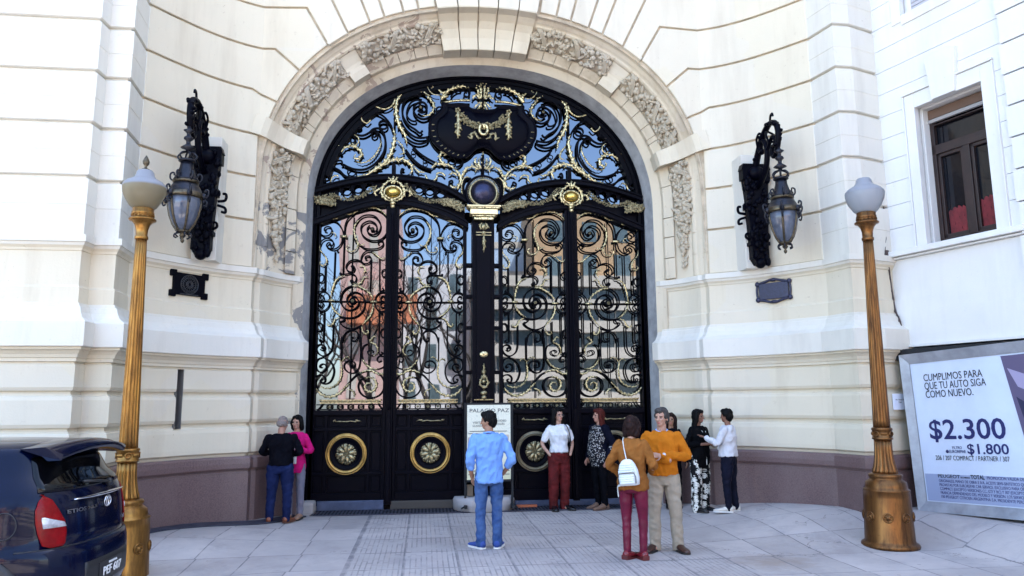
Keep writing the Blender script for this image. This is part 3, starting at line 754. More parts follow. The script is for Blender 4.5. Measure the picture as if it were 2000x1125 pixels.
def acanthus(mb, pts, w, seed=0, mi=0):
    P = spl(pts, 6); n = len(P)
    if n < 3: P = [P[0].lerp(P[-1], i/8) for i in range(9)]; n = 9
    rr = [w*(.42+.5*sin(pi*min(1, i/(n-1)*1.1))**.7) if i < n-2 else w*.25 for i in range(n)]
    P2 = [q+Vector((0, -.012, 0)) for q in P]
    mb.tube(P2, [r*.70 for r in rr], 6, mi, .55)
    acc = 0; side = 1
    for i in range(1, n-1):
        acc += (P[i]-P[i-1]).length
        if acc > w*1.05:
            acc = 0; side = -side; t = (P[i+1]-P[i-1]).normalized(); nn = Vector((-t.z, 0, t.x))*side
            L = rr[i]*1.45; d = (t*.9+nn*.65).normalized(); a = P2[i]+nn*rr[i]*.28
            tip = a+d*L+nn*L*.15
            mb.tube([a-t*rr[i]*.3, a+d*L*.35+Vector((0, -.008, 0)), a+d*L*.75+Vector((0, -.004, 0)), tip+Vector((0, .004, 0))], [rr[i]*.40, rr[i]*.52, rr[i]*.40, rr[i]*.12], 5, mi, .5)
def draw_strokes(txt, fx, iron, gold, dark, ki=1.02, kg=1.45):
    for k, r, pts, ex in strokes(txt, fx):
        if k == 'i': iron.tube(spl(pts, 4), r*ki, 6, 0, 1.1)
        elif k == 'g': gold.tube([q+Vector((0, -.014, 0)) for q in spl(pts, 5)], r, 6, 0, .8)
        elif k == 'a': acanthus(gold, pts, r*kg)
        elif k == 'b':
            iron.ball(pts[0], (r, r*.45, r), 12)
            if r > .035:
                for j in range(6):
                    a = j*pi/3; gold.ball(pts[0]+Vector((cos(a)*r*.34, -r*.42, sin(a)*r*.34)), (r*.17, r*.12, r*.17), 6, 1)
                gold.ball(pts[0]+Vector((0, -r*.45, 0)), r*.14, 6, 1)
        elif k == 'o':
            iron.tube([pts[0]+Vector((cos(a)*ex[0], 0, sin(a)*ex[1])) for a in [2*pi*i/16 for i in range(17)]], r, 6, cap=False)
        elif k == 'k':
            acanthus(dark, [q+Vector((0, -.16, 0)) for q in pts], r*2.3)
            if r > .02:
                for z, w in ((0, .05), (-.30, .06), (-.42, .05)):
                    for q in range(5): dark.ball(pts[0]+Vector((cos(q*1.257)*w*.7, -.17, z+sin(q*1.257)*w*.7)), (w*.5, .025, w*.5), 6)
        elif k in 'sS':
            P = spl(pts, 8); rnd = random.Random(5); r *= 1.45 if k == 's' and pts[0].z > 6 else 1; y = -.17 if k == 's' and pts[0].z > 6 else -.10
            for q in P:
                for j in range(5 if k == 's' else 9):
                    c = q+Vector((rnd.uniform(-r, r)*1.6, y+rnd.uniform(-.02, .02), rnd.uniform(-r, r)*1.6)); m3 = Matrix.Rotation(rnd.random()*6, 3, 'Y')
                    dark.ball(c, (r*.34, r*.34, r*rnd.uniform(.45, .9)), 6, 0, m3)
GATE = thing('palace_gate', 'huge black wrought-iron gate with gilded scrollwork and four leaves under a round-arched fanlight', 'gate', (0, 0, 0))
# ---- outer frame along the arch
fr = MB(); asweep(fr, whole, [(.0, -.02), (-.0, -.07), (-.045, -.08), (-.055, -.05), (-.11, -.05), (-.115, .12)], 0)
asweep(fr, tspan(pi*.93, pi*.07, 60), [(-.11, -.02), (-.2, -.02), (-.2, .1)], 0)
fr.build('gate_frame', M_IRON, GATE)
# ---- leaves
PX = 1.645
def leaf(x0, sg, idx):
    """x0: stile axis of the pair, sg: +1 when u grows to the right"""
    fx = lambda u: x0+sg*u
    U0, U1 = .062, 1.345
    lf = MB(); zt = lambda u: 5.385-.115*(u/1.3)**1.6-.24*(max(0, u-.5)/.85)**2       # underside of the arched head
    def bx(u0, u1, z0, z1, y0, y1, mi=0): lf.box(((fx(u0)+fx(u1))/2, (y0+y1)/2, (z0+z1)/2), (abs(u1-u0), abs(y1-y0), z1-z0), mi)
    bx(U0, U1, .10, 1.66, .0, .06)
    for u0, u1 in ((U0, U0+.055), (U1-.06, U1)): bx(u0, u1, .10, zt(u1)+.04, -.05, .05)
    for z0, z1, y in ((1.615, 1.70, -.06), (1.345, 1.40, -.035), (.60, .65, -.035), (.10, .30, -.045)): bx(U0+.055, U1-.06, z0, z1, y, .0)
    for u in (.345, 1.075): bx(u-.025, u+.025, .30, 1.615, -.033, .0)
    for u0, u1, z0, z1 in ((.14, .30, 1.42, 1.60), (.39, 1.03, 1.42, 1.60), (1.12, 1.265, 1.42, 1.60), (.14, .30, .67, 1.325), (.39, 1.03, .67, 1.325), (1.12, 1.265, .67, 1.325), (.14, .30, .32, .58), (.39, 1.03, .32, .58), (1.12, 1.265, .32, .58)):
        w = .014
        for a, b, c, d in ((u0, u1, z0, z0+w), (u0, u1, z1-w, z1), (u0, u0+w, z0+w, z1-w), (u1-w, u1, z0+w, z1-w)): bx(a, b, c, d, -.016, .0)
    o = lf.build('door_leaf', M_NAVY, GATE, bev=.006)
    if idx in (2, 3) and False: pass
    # medallion
    md = MB(); T = Matrix.Translation((fx(.72), -.002, .955)) @ Matrix.Rotation(pi/2, 4, 'X')
    gm = 0 if idx < 2 else 1
    md.lathe([(.340, 0), (.355, .02), (.348, .035), (.340, .035), (.332, .03), (.325, .045), (.300, .048), (.293, .035), (.288, .04), (.282, .04), (.278, .02), (.276, .0)], 48, M=T, mi=gm, cap=False); md.lathe([(.28, .004), (.21, .008), (.205, .0)], 48, M=T, mi=3, cap=False)
    for j in range(8):
        a = j*pi/4+.2; c = Vector((fx(.72)+cos(a)*.095, -.03, .955+sin(a)*.095)); m3 = Matrix.Rotation(-a+pi/2, 3, 'Y')
        md.ball(c, (.05, .03, .085), 8, 2, m3)
        for q in (-1, 1): md.ball(Vector((fx(.72)+cos(a+q*.26)*.15, -.03, .955+sin(a+q*.26)*.15)), (.02, .02, .03), 6, 2, m3)
        a += pi/8; md.tube([Vector((fx(.72)+cos(a+k*.16)*rr_, -.025, .955+sin(a+k*.16)*rr_)) for k, rr_ in ((0, .05), (.6, .12), (1.6, .17), (3, .165), (3.3, .135))], [.01, .014, .014, .012, .008], 5, 2)
    for j in range(6): a = j*pi/3; md.ball((fx(.72)+cos(a)*.03, -.055, .955+sin(a)*.03), (.016, .02, .016), 6, 2)
    md.ball((fx(.72), -.06, .955), .018, 8, 2)
    md.build('medallion', [M_BRONZE2, M_NAVYGOLD, M_DGOLD, M_NAVY], o)
    e = MB(); P = [Vector((fx(u), -.03, 1.508+.008*sin(u*40))) for u in (.52, .58, .66, .72, .78, .86, .92)]
    e.tube(P, [.006, .014, .008, .013, .008, .014, .006], 6); e.box((fx(.72), -.008, 1.508), (.46, .012, .075), 1)
    for u in (.54, .9): acanthus(e, [Vector((fx(u), -.03, 1.508)), Vector((fx(u+.03), -.03, 1.525)), Vector((fx(u+.06*(1 if u > .7 else -1)), -.03, 1.51))], .018)
    e.build('letter_plate', [M_DGOLD, M_NAVY], o)
    ir, go, dk = MB(), MB(), MB()
    draw_strokes(LEAF, fx, ir, go, dk)
    # low balustrade at the foot of the glass
    go.box((fx(.67), -.02, 1.872), (1.06, .05, .018), 1); go.box((fx(.67), -.02, 1.825), (1.04, .04, .022), 1); go.box((fx(.67), -.008, 1.848), (1.0, .02, .05), 1)
    for j in range(15): go.ball((fx(.19+j*.0685), -.035, 1.849), (.024, .015, .014), 6, 1)
    for z in (1.795, 1.715): ir.box((fx(.67), -.01, z), (1.16, .022, .018))
    for j in range(5):
        u = .315+j*.178; ir.tube([Vector((fx(u)+cos(a)*.046, -.01, 1.755+sin(a)*.046)) for a in [2*pi*i/14 for i in range(15)]], .011, 6, cap=False)
        for q in range(4): go.ball((fx(u)+cos(q*pi/2)*.014, -.02, 1.755+sin(q*pi/2)*.014), (.012, .01, .012), 6, 1)
    for s_, u in ((1, .14), (-1, 1.2)): ir.tube(spl([Vector((fx(u+s_*q), -.01, z)) for q, z in ((0, 1.88), (.05, 1.83), (.03, 1.77), (-.03, 1.70))], 4), .016, 6)
    ir.build('scrollwork', M_IRON, o); go.build('gilded_leaf', [M_GOLD, M_DGOLD], o)
    gl = MB(); us = [U0+(U1-U0)*i/12 for i in range(13)]
    gl.grid([[(fx(u), .075, 1.66) for u in us], [(fx(u), .075, zt(u)+.03) for u in us]]); g = gl.build('glass_pane', M_GLASS, o, fix=False)
    return o
M_BRONZE2 = mat('old_gold_ring', (.34, .22, .07), .33, 1., .3, 12)
M_NAVYGOLD = mat('dull_dark_ring', (.16, .14, .09), .4, .8, .3, 12)
for i, (x0, sg) in enumerate(((-PX, -1), (-PX, 1), (PX, -1), (PX, 1))):
    o = leaf(x0, sg, i)
# ---- meeting stiles, central post, capital, orb
for sx in (-1, 1):
    st = MB(); st.box((sx*PX, -.05, 2.75), (.12, .1, 5.3), 0); st.box((sx*PX, -.115, 2.75), (.06, .05, 5.2), 0)
    st.lathe([(.02, 1.7), (.026, 1.75), (.02, 1.85), (.02, 5.1), (.03, 5.15), (.02, 5.2)], 10, (sx*PX, -.15, 0), 0); st.build('meeting_stile', M_NAVY, GATE, bev=.006)
po = MB(); po.box((0, -.06, 2.6), (.40, .16, 5.1)); po.box((0, -.16, 2.75), (.26, .06, 4.6)); po.box((0, -.14, .9), (.44, .1, 1.7))
for z in (2.35, 3.15, 3.72, 4.3): po.box((0, -.01, z), (.66, .06, .06))
for sx in (-1, 1): po.box((sx*.325, -.01, 3.1), (.05, .09, 4.1))
po.build('central_post', M_NAVY, GATE, bev=.008)
pg = MB(); gl = MB(); gl.grid([[(x, .06, 1.6) for x in (-.35, .35)], [(x, .06, 5.1) for x in (-.35, .35)]]); gl.build('glass_pane', M_GLASS, GATE, fix=False)
pg.box((0, -.2, 5.335), (.62, .28, .03), 0); pg.box((0, -.2, 5.305), (.56, .26, .03), 1); pg.box((0, -.2, 5.235), (.50, .22, .10), 0); pg.box((0, -.19, 5.165), (.42, .18, .03), 1); pg.box((0, -.18, 5.12), (.36, .16, .05), 1)
pg.build('capital', [mat('pale_gilt', (.78, .62, .34), .35, .6, .2, 20), M_GOLD], GATE, bev=.008)
og = MB()
for z, w in ((4.98, .05), (4.86, .035), (4.70, .035), (4.62, .02)): og.ball((0, -.2, z), (w, .03, w*1.3), 8, 0)
og.box((0, -.2, 4.87), (.28, .02, .014), 0); og.box((0, -.2, 4.82), (.28, .02, .014), 0)
acanthus(og, [Vector((-.03, -.2, 5.05)), Vector((-.07, -.2, 4.98)), Vector((-.03, -.2, 4.92))], .03); acanthus(og, [Vector((.03, -.2, 5.05)), Vector((.07, -.2, 4.98)), Vector((.03, -.2, 4.92))], .03)
acanthus(og, [Vector((0, -.2, 4.82)), Vector((0.01, -.2, 4.68)), Vector((0, -.2, 4.5))], .035)
og.build('upper_ornament', [M_DGOLD, M_GOLD], GATE)
og = MB(); og.ball((0, -.2, 2.66), (.075, .02, .055), 16, 1); og.build('oval_badge', [M_DGOLD, M_GOLD], GATE); og = MB()
for z in (2.35, 2.26, 2.18, 2.08, 1.98, 1.90): og.ball((0, -.2, z), (.045+.02*sin(z*20), .03, .045), 8, 0)
acanthus(og, [Vector((0, -.21, 2.05)), Vector((-.07, -.21, 2.15)), Vector((-.03, -.21, 2.27))], .028, 1); acanthus(og, [Vector((0, -.21, 2.05)), Vector((.07, -.21, 2.15)), Vector((.03, -.21, 2.27))], .028, 1)
acanthus(og, [Vector((0, -.21, 2.2)), Vector((0, -.21, 2.38)), Vector((0, -.21, 2.5))], .022, 1); og.box((0, -.2, 1.865), (.34, .03, .016), 0)
og.build('lower_ornament', [M_DGOLD, M_GOLD], GATE)
ob = MB(); T = Matrix.Translation((0, -.06, 5.635)) @ Matrix.Rotation(pi/2, 4, 'X')
ob.lathe([(.335, 0), (.345, .06), (.325, .10), (.30, .10), (.285, .085)], 48, M=T, mi=0, cap=False); ob.lathe([(.27, .085), (.255, .10), (.235, .10), (.23, .08)], 48, M=T, mi=1, cap=False)
for j in range(56): a = j*2*pi/56; ob.ball((cos(a)*.283, -.155, 5.635+sin(a)*.283), .0115, 6, 1)
ob.build('orb_ring', [M_NAVY, M_DGOLD], GATE)
ob = MB(); ob.ball((0, -.10, 5.635), (.235, .16, .235), 40); ob.build('orb', mat('dark_steel_orb', (.03, .03, .06), .25, .8, .3, 8, .1, 30), GATE)
# ---- transom beams
def beam(name, pts, h, y0, y1, mt_):
    mb = MB(); P = spl([Vector((x, 0, z)) for x, z in pts], 8)
    for (a, b, ya) in ((0, h, y0), (.01, .035, y0-.03), (h-.035, h-.01, y0-.03)):
        mb.grid([[(q.x, y, q.z+zz) for q in P] for y, zz in ((y1, a), (ya, a), (ya, b), (y1, b))], 0)
    return mb.build(name, mt_, GATE)
for sg in (-1, 1):
    beam('transom_beam', [(sg*x, z) for x, z in ((3.03, 5.56), (2.65, 5.68), (2.28, 5.775), (1.95, 5.83), (1.65, 5.845), (1.3, 5.82), (.88, 5.735), (.6, 5.62), (.30, 5.45))], .12, -.08, .06, M_NAVY)
    beam('transom_beam', [(sg*x, z) for x, z in ((3.03, 4.97), (2.8, 5.06), (2.27, 5.265), (1.95, 5.345), (1.645, 5.375), (1.3, 5.35), (.88, 5.24), (.6, 5.14), (.27, 4.96))], .135, -.08, .06, M_NAVY)
    fz = MB(); zlo = lambda x: 5.495-.42*((x-1.645)/1.38)**2; zup = lambda x: 5.845-.31*((x-1.645)/1.38)**2
    xs_ = [.33+2.66*i/30 for i in range(31)]
    fz.grid([[(sg*x, .03, zlo(x)-.03) for x in xs_], [(sg*x, .03, (zlo(x)*.35+zup(x)*.65) if min(abs(x-c) for c in (.78, .98, 1.18, 2.08, 2.28, 2.48)) > .08 else zlo(x)*.6+zup(x)*.4) for x in xs_]])
    fz.grid([[(sg*x, .04, zlo(x)-.03) for x in xs_ if x < .72], [(sg*x, .04, zup(x)+.02) for x in xs_ if x < .72]]); fz.grid([[(sg*x, .04, zlo(x)-.03) for x in xs_ if x > 2.55], [(sg*x, .04, zup(x)+.02) for x in xs_ if x > 2.55]]); fz.grid([[(sg*x, .04, zlo(x)-.03) for x in xs_ if 1.25 < x < 2.02], [(sg*x, .04, zup(x)+.02) for x in xs_ if 1.25 < x < 2.02]])
    for x in (.78, .98, 1.18, 2.08, 2.28, 2.48):
        zc = zup(x)-.10; fz.tube([Vector((sg*x+cos(a)*.085, -.02, zc+sin(a)*.085)) for a in [2*pi*i/16 for i in range(17)]], .016, 6, cap=False)
        fz.box((sg*(x+.1), -.005, zc+.03), (.05, .03, .12))
    fz.build('frieze', M_NAVY, GATE)
    eg = MB(); c = Vector((sg*1.645, -.15, 5.595)); eg.ball(c, (.125, .09, .09), 24, 0)
    eg.build('gold_boss', M_BRIGHT, GATE)
    ef = MB()
    ef.tube([c+Vector((cos(a)*.155, .02, sin(a)*.118)) for a in [2*pi*i/32 for i in range(33)]], .022, 8, cap=False)
    for s2 in (-1, 1):
        acanthus(ef, [c+Vector((s2*x, .0, z)) for x, z in ((.04, .22), (.12, .17), (.19, .08), (.20, -.04), (.13, -.13), (.05, -.17))], .034)
        acanthus(ef, [c+Vector((s2*x, .03, z)) for x, z in ((.2, .06), (.28, .04), (.33, -.02), (.28, -.07))], .03)
        acanthus(ef, [c+Vector((s2*x, .0, z)) for x, z in ((.02, .15), (.04, .23), (.09, .28))], .024)
    acanthus(ef, [c+Vector((0, 0, z)) for z in (.16, .23, .31)], .028)
    for z, w in ((-.15, .07), (-.20, .055), (-.26, .045)): ef.ball(c+Vector((0, .02, z)), (w, .04, .04), 8)
    ef.build('boss_frame', M_GOLD, GATE)
# ---- fanlight
ir, go, dk = MB(), MB(), MB()
for sg in (-1, 1):
    draw_strokes(TYM, lambda u, sg=sg: sg*u, ir, go, dk, 1.35, 1.7)
    ir.box((sg*1.645, 0, 6.02), (.07, .05, .35))
ir.tube([Vector((0, 0, z)) for z in (5.95, 6.2, 6.4)], .03, 8); ir.tube([Vector((0, 0, z)) for z in (7.2, 7.4, 7.8)], .03, 8)
ir.build('fanlight_scrollwork', M_IRON, GATE); go.build('fanlight_gilding', [M_GOLD, M_DGOLD], GATE); dk.build('fanlight_garland', M_DGOLD, GATE)
ct = [pts for k, r, pts, ex in strokes(TYM, lambda u: u) if k == 'c'][0]
H_ = [(q.x, q.z) for q in spl(ct, 4)]; loop = [(-u, z) for u, z in H_]+[(u, z) for u, z in reversed(H_)][1:-1]
cm = MB(); cen = Vector((0, 0, 6.86)); rows = []
for k, (f, y) in enumerate(((1.0, .02), (1.0, -.07), (.965, -.10), (.93, -.085), (.86, -.07), (.84, -.085), (.78, -.10), (.6, -.135), (.35, -.15), (.05, -.155))): rows.append([cen+Vector((x*f, y, (z-6.86)*f)) for x, z in loop])
cm.grid(rows, 0, True, True); cm.build('cartouche', M_NAVY, GATE)
rm = MB()
for f, y, r in ((1.0, -.08, .016), (.86, -.085, .010)): rm.tube([cen+Vector((x*f, y, (z-6.86)*f)) for x, z in loop+loop[:1]], r, 6, 1)
for k in range(0, len(loop), 3):
    x, z = loop[k]
    if z > 6.95 or abs(x) < .35: continue
    rm.tube([cen+Vector((x*f, -.095, (z-6.86)*f)) for f in (.90, .955)], .009, 5, 0)
rm.build('cartouche_rim', [M_DGOLD, M_NAVY], GATE)
kn = MB(); kn.tube([Vector((cos(a)*.075, -.19, 6.83+sin(a)*.10)) for a in [2*pi*i/20 for i in range(21)]], .03, 8, cap=False)
kn.tube([Vector((-.03+cos(a)*.05, -.2, 6.83+sin(a)*.10)) for a in [2*pi*i/20 for i in range(14)]], .022, 8)
kn.build('cartouche_knot', M_GOLD, GATE)
fg = MB(); xs = [-2.95+5.9*i/40 for i in range(41)]
fg.grid([[(x, .085, 5.3) for x in xs], [(x, .085, max(5.35, arch_z(x, -.06))) for x in xs]]); fg.build('fanlight_glass', M_GLASS, GATE, fix=False)
# ---- stones and plates at the foot
for sx, lab in ((-1, 'pale stone guard block at the left foot of the gate'), (1, 'pale stone guard block at the right foot of the gate')):
    mb = MB(); mb.box((0, 0, .09), (.36, .5, .22), 0, bev=.05); o = mb.build('guard_stone', M_WALL2); o.location = (sx*3.02, -.12, 0); tag(o, lab, 'stone block', 'guard stones at the gate foot')
M_PLATE = mat('blue_steel_plate', (.06, .08, .14), .5, .6, .3, 6)
mb = MB(); mb.box((0, 0, .10), (1.12, .04, .16), 0, bev=.01); o = mb.build('threshold_plate', M_PLATE); o.location = (-2.27, -.06, 0); tag(o, 'blue grey steel plate closing the gap under the leftmost gate leaf', 'metal plate', 'plates under the gate leaves')
mb = MB(); mb.box((0, 0, .09), (1.2, .04, .14), 0, bev=.01); o = mb.build('threshold_plate', mat('dark_plate', (.05, .045, .04), .5, .3)); o.location = (-1.0, -.06, 0); tag(o, 'dark plate closing the gap under the second gate leaf', 'metal plate', 'plates under the gate leaves')
mb = MB(); mb.box((0, 0, .07), (2.4, .05, .1), 0, bev=.01); o = mb.build('threshold_plate', M_PLATE); o.location = (1.75, -.06, 0); tag(o, 'low blue grey steel plate under the two right gate leaves', 'metal plate', 'plates under the gate leaves')
mb = MB(); mb.lathe([(.0, 0), (.5, 0), (.53, .02), (.53, .18), (.50, .225), (.0, .23)], 40, a0=pi, a1=2*pi); o = mb.build('post_base', M_WALL2); o.location = (0, -.12, .0); tag(o, 'half-round pale stone block under the central gate post', 'stone block')
mb = MB(); mb.box((0, 0, .03), (.36, .06, .05)); o = mb.build('wood_strip', mat('orange_wood', (.42, .11, .04), .6)); o.location = (.75, -.12, 0); tag(o, 'orange strip of wood lying at the gate foot', 'wood strip')
# ================================================================ WHITE BUILDING ON THE RIGHT
def fit_text(txt, u0, u1, v, cap, name, mt_, parent, y=-.004, bold=0.):
    """a line of lettering from u0 to u1 with its baseline at v, facing -Y"""
    cu = bpy.data.curves.new('t', 'FONT'); cu.body = txt; cu.size = 1; cu.offset = bold; cu.resolution_u = 3; cu.extrude = .002
    to = bpy.data.objects.new('tmp', cu); COL.objects.link(to); bpy.context.view_layer.update()
    me = bpy.data.meshes.new_from_object(to.evaluated_get(bpy.context.evaluated_depsgraph_get()))
    COL.objects.unlink(to); bpy.data.objects.remove(to)
    xs = [q.co.x for q in me.vertices]; x0, x1 = min(xs), max(xs); sx = (u1-u0)/(x1-x0); sz = cap/.70
    me.transform(Matrix(((sx, 0, 0, u0-x0*sx), (0, 0, -.4, y), (0, sz, 0, v), (0, 0, 0, 1))))
    me.materials.clear(); me.materials.append(mt_); me.name = name
    o = bpy.data.objects.new(name, me); COL.objects.link(o); o.parent = parent; return o
ANG = R(17.4)
BD = thing('white_building', 'white painted building with ruled joints and a dark window, joining the palace on its right', 'building', (6.02, -2.9, 0), -pi/2+ANG)
# local x runs along the wall towards the viewer, local -y looks over the forecourt
w = MB()
def wq(s0, s1, z0, z1, y=0., t=.12): w.box(((s0+s1)/2, y+t/2, (z0+z1)/2), (s1-s0, t, z1-z0))
WS0, WS1, WZ0, WZ1 = .665, 1.67, 4.05, 6.13
US0, US1, UZ0 = .58, 1.55, 7.66
e = .006
zs = [4.03+.361*k for k in range(18)]
def course(s0, s1, z0, z1, y=0.): w.box(((s0+s1)/2, y+.06, (z0+z1)/2), (s1-s0-.006, .12, z1-z0-.007), 0)
for z0, z1 in zip(zs[:-1], zs[1:]):
    if z1 < 6.36: course(-.05, .50, z0, z1); course(1.84, 2.0, z0, z1)
    elif z0 > 7.5 and z0 < 9.6: course(-.05, .40, z0, z1); course(1.72, 2.0, z0, z1)
    else: course(-.05, 2.0, z0, z1)
w.box((1.0, .13, 6.), (2.1, .02, 8.), 0) if False else None
for s0, s1, z0, z1 in ((-.05, WS0, 3.9, 10.6), (WS1, 2.0, 3.9, 10.6), (WS0, WS1, WZ1, UZ0), (WS0, WS1, 9.4, 10.6), (WS0, WS1, 3.9, WZ0)): w.box(((s0+s1)/2, .135, (z0+z1)/2), (s1-s0, .03, z1-z0))
w.box((1., .06, 3.60), (2.1, .12, .60)); w.box((1., .045, 3.20), (2.1, .15, .195)); w.box((1., .05, 2.86), (2.1, .2, .49)); pb_ = MB(); pb_.box((1., .1, 1.1), (2.1, .04, 2.9)); pb_.build('shaded_base_wall', M_DARK, BD)  # base wall behind the billboard coloured near black in place of its shade
# second plane with deep joints, nearer to the street
for k in range(19):
    z0 = 2.6+.433*k; w.box((5.5, -.0, z0+.2135), (7.0-(.05 if k % 2 else 0), .16, .41))
w.box((5.5, .12, 6.), (7, .1, 12)); w.box((5.5, .05, 1.2), (7, .16, 2.7)); w.box((5., 4.7, 9), (12., 8, 18), 0)
w.build('wall', M_WHITE, BD)
sr = MB()
for s0, s1, z0, z1, y in ((.505, .66, 4.03, 6.36, -.02), (1.675, 1.835, 4.03, 6.36, -.02), (.66, 1.675, 6.135, 6.36, -.02), (.475, 1.865, 6.365, 6.40, -.045), (.475, .50, 4.03, 6.36, -.035), (1.84, 1.865, 4.03, 6.36, -.035),
                          (.41, .575, UZ0-.1, 9.5, -.02), (1.555, 1.715, UZ0-.1, 9.5, -.02), (.575, 1.555, UZ0-.16, UZ0, -.02)): sr.box(((s0+s1)/2, .05+y, (z0+z1)/2), (s1-s0, .1, z1-z0))
sr.prism([(.98, 6.13), (1.33, 6.13), (1.40, 6.78), (1.30, 6.82), (1.03, 6.82), (.92, 6.78)], -.075, .05)
sr.build('window_surround', M_WHITE, BD, bev=.006)
sl = MB(); sl.box((1.0, .0, 3.985), (2.12, .24, .085)); sl.box((1.0, .03, 3.92), (2.1, .18, .03)); s2_ = MB(); s2_.box((1.0, .02, 2.595), (2.1, .22, .04)); s2_.build('string_course', M_WHITE, BD); sl.build('window_sill', M_WHITE, BD, bev=.008)
M_BROWN = mat('brown_painted_wood', (.022, .009, .007), .45, 0, .3, 9); M_PANE = mat('dark_window_pane', (.004, .004, .007), .05, 0, 0, 1, .0, 1, 0, .5)
wi = MB(); 
for s0, s1, z0, z1 in ((WS0, WS0+.07, WZ0, WZ1), (WS1-.07, WS1, WZ0, WZ1), (WS0, WS1, WZ0, WZ0+.09), (WS0, WS1, 5.42, 5.56), (1.13, 1.24, WZ0, 5.42), (WS0, WS1, 5.86, 5.88)): wi.box(((s0+s1)/2, .30, (z0+z1)/2), (s1-s0, .07, z1-z0))
for s0, s1 in ((.735, 1.13), (1.24, 1.60)):
    for a, b, c, d in ((s0, s0+.045, 4.14, 5.42), (s1-.045, s1, 4.14, 5.42), (s0, s1, 4.14, 4.2), (s0, s1, 5.37, 5.42)): wi.box(((a+b)/2, .315, (c+d)/2), (b-a, .05, d-c))
wo = wi.build('window', M_BROWN, BD, bev=.005)
pn = MB(); pn.box((1.17, .35, 5.05), (1.0, .02, 2.1)); pn.build('pane', M_PANE, wo)
bx = MB(); bx.box((1.17, .30, 6.04), (1.0, .1, .13), 0); bx.box((1.17, .26, 5.935), (1.0, .05, .05), 1); bx.build('shutter_box', [mat('faded_wood', (.13, .075, .05), .7), mat('white_slat', (.32, .30, .29), .6)], wo)
jm = MB(); jm.box((WS0+.004, .24, 5.09), (.012, .2, 2.08)); jm.box((WS1-.004, .24, 5.09), (.012, .2, 2.08)); jm.box((1.17, .24, WZ1-.004), (1., .2, .012)); jm.build('window_reveal', M_WHITE, wo)
M_RED = mat('red_cloth', (.14, .012, .015), .8, 0, .4, 8, .3, 20, .01)
for s0, s1, zt in ((.80, 1.10, 4.58), (1.27, 1.56, 4.62)):
    c = MB(); n = 12; rows = []
    for j in range(6):
        rows.append([(s0+(s1-s0)*i/n, .335+.006*sin(i*1.9+j), 4.18+(zt-4.18-.05*(i/n-.5)**2*4+.02*sin(i*2.2))*j/5) for i in range(n+1)])
    c.grid(rows, 0, True); c.build('red_curtain', M_RED, wo)
us = MB()
for k in range(26): us.box((1.065, .14, UZ0+.03+k*.062), (.97, .03, .052))
us.build('window_shutter', mat('grey_shutter', (.45, .43, .44), .7), BD)
cb = MB(); P = spl([(.02, -.05, 5.0), (.03, -.06, 4.4), (.06, -.16, 4.0), (.05, -.1, 3.9), (.04, -.05, 3.5), (.07, -.05, 3.15), (.17, -.09, 2.95), (.20, -.10, 2.7), (.2, -.12, 2.45)], 6); cb.tube(P, .012, 6)
cb.tube([(q[0]+.02*sin(i), q[1]-.01, q[2]) for i, q in enumerate(P)], .007, 5); cb.box((.05, -.13, 4.0), (.08, .05, .12))
o = cb.build('cable', mat('old_cable', (.07, .05, .045), .8)); o.location = BD.location; o.rotation_euler = BD.rotation_euler; tag(o, 'old dark cable hanging down the corner where the white building meets the palace', 'cable')
o = MB().box((1.2, -.16, 2.46), (2.6, .14, .16)).build('recess_shadow_strip', M_DARK); o.location = BD.location; o.rotation_euler = BD.rotation_euler; tag(o, 'dark strip standing in for recess shadow under the white wall, above the billboard', 'bar')  # dark strip put in as the shadow of the recess
# ================================================================ BILLBOARD
BB = thing('billboard', 'large leaning billboard with a pale blue price poster in a grey metal frame', 'billboard', (5.9028, -3.3, .2746), -pi/2+R(17))
BB.rotation_euler = (Matrix.Rotation(-pi/2+R(17), 3, 'Z') @ Matrix.Rotation(-R(2.55), 3, 'Y')).to_euler()
BW, BH = 3.3, 2.18
M_ALU = mat('grey_sheet_frame', (.33, .34, .375), .45, .4, .25, 4); M_POST = mat('pale_blue_poster', (.56, .62, .74), .5, 0, .06, 2, .25, 3, .02)
f = MB()
def mitre(a, b, c, d): f.add([Vector(q) for q in (a, b, c, d)], [(0, 1, 2, 3)])
o0 = [(0, -.06, 0), (BW, -.06, 0), (BW, -.06, BH), (0, -.06, BH)]; i0 = [(.125, -.02, .135), (BW-.125, -.02, .135), (BW-.125, -.02, BH-.14), (.125, -.02, BH-.14)]; b0 = [(x, .04, z) for x, y, z in o0]
for k in range(4): j = (k+1) % 4; mitre(o0[k], o0[j], i0[j], i0[k]); mitre(b0[k], b0[j], o0[j], o0[k])
f.add([Vector(q) for q in b0], [(0, 3, 2, 1)]); f.build('frame', M_ALU, BB)
ps = MB(); ps.box((BW/2, -.005, BH/2), (BW-.25, .01, BH-.27)); po_ = ps.build('poster', M_POST, BB)
M_INK = mat('navy_ink', (.012, .015, .10), .5); M_BLK = mat('black_ink', (.01, .01, .012), .5); M_BAND = mat('grey_blue_band', (.29, .335, .48), .5)
bn = MB(); bn.box((BW/2, -.012, .33), (BW-.29, .004, .36)); bn.build('small_print_band', M_BAND, BB)
pic = MB(); pic.prism([(1.436, 2.02), (BW-.13, 2.02), (BW-.13, .52), (1.70, .52), (1.60, .85)], -.0135, -.0105, 0); pic.prism([(1.50, 1.86), (BW-.3, 1.2), (BW-.3, .9), (1.60, 1.62)], -.0165, -.0136, 1); pic.prism([(1.56, 1.50), (1.72, 1.38), (1.9, .7), (1.68, .9)], -.0165, -.0136, 2)
pic.build('car_picture', [mat('poster_plum', (.10, .08, .15), .4), mat('poster_mauve', (.32, .28, .42), .4), mat('poster_dark', (.02, .02, .06), .4)], BB)
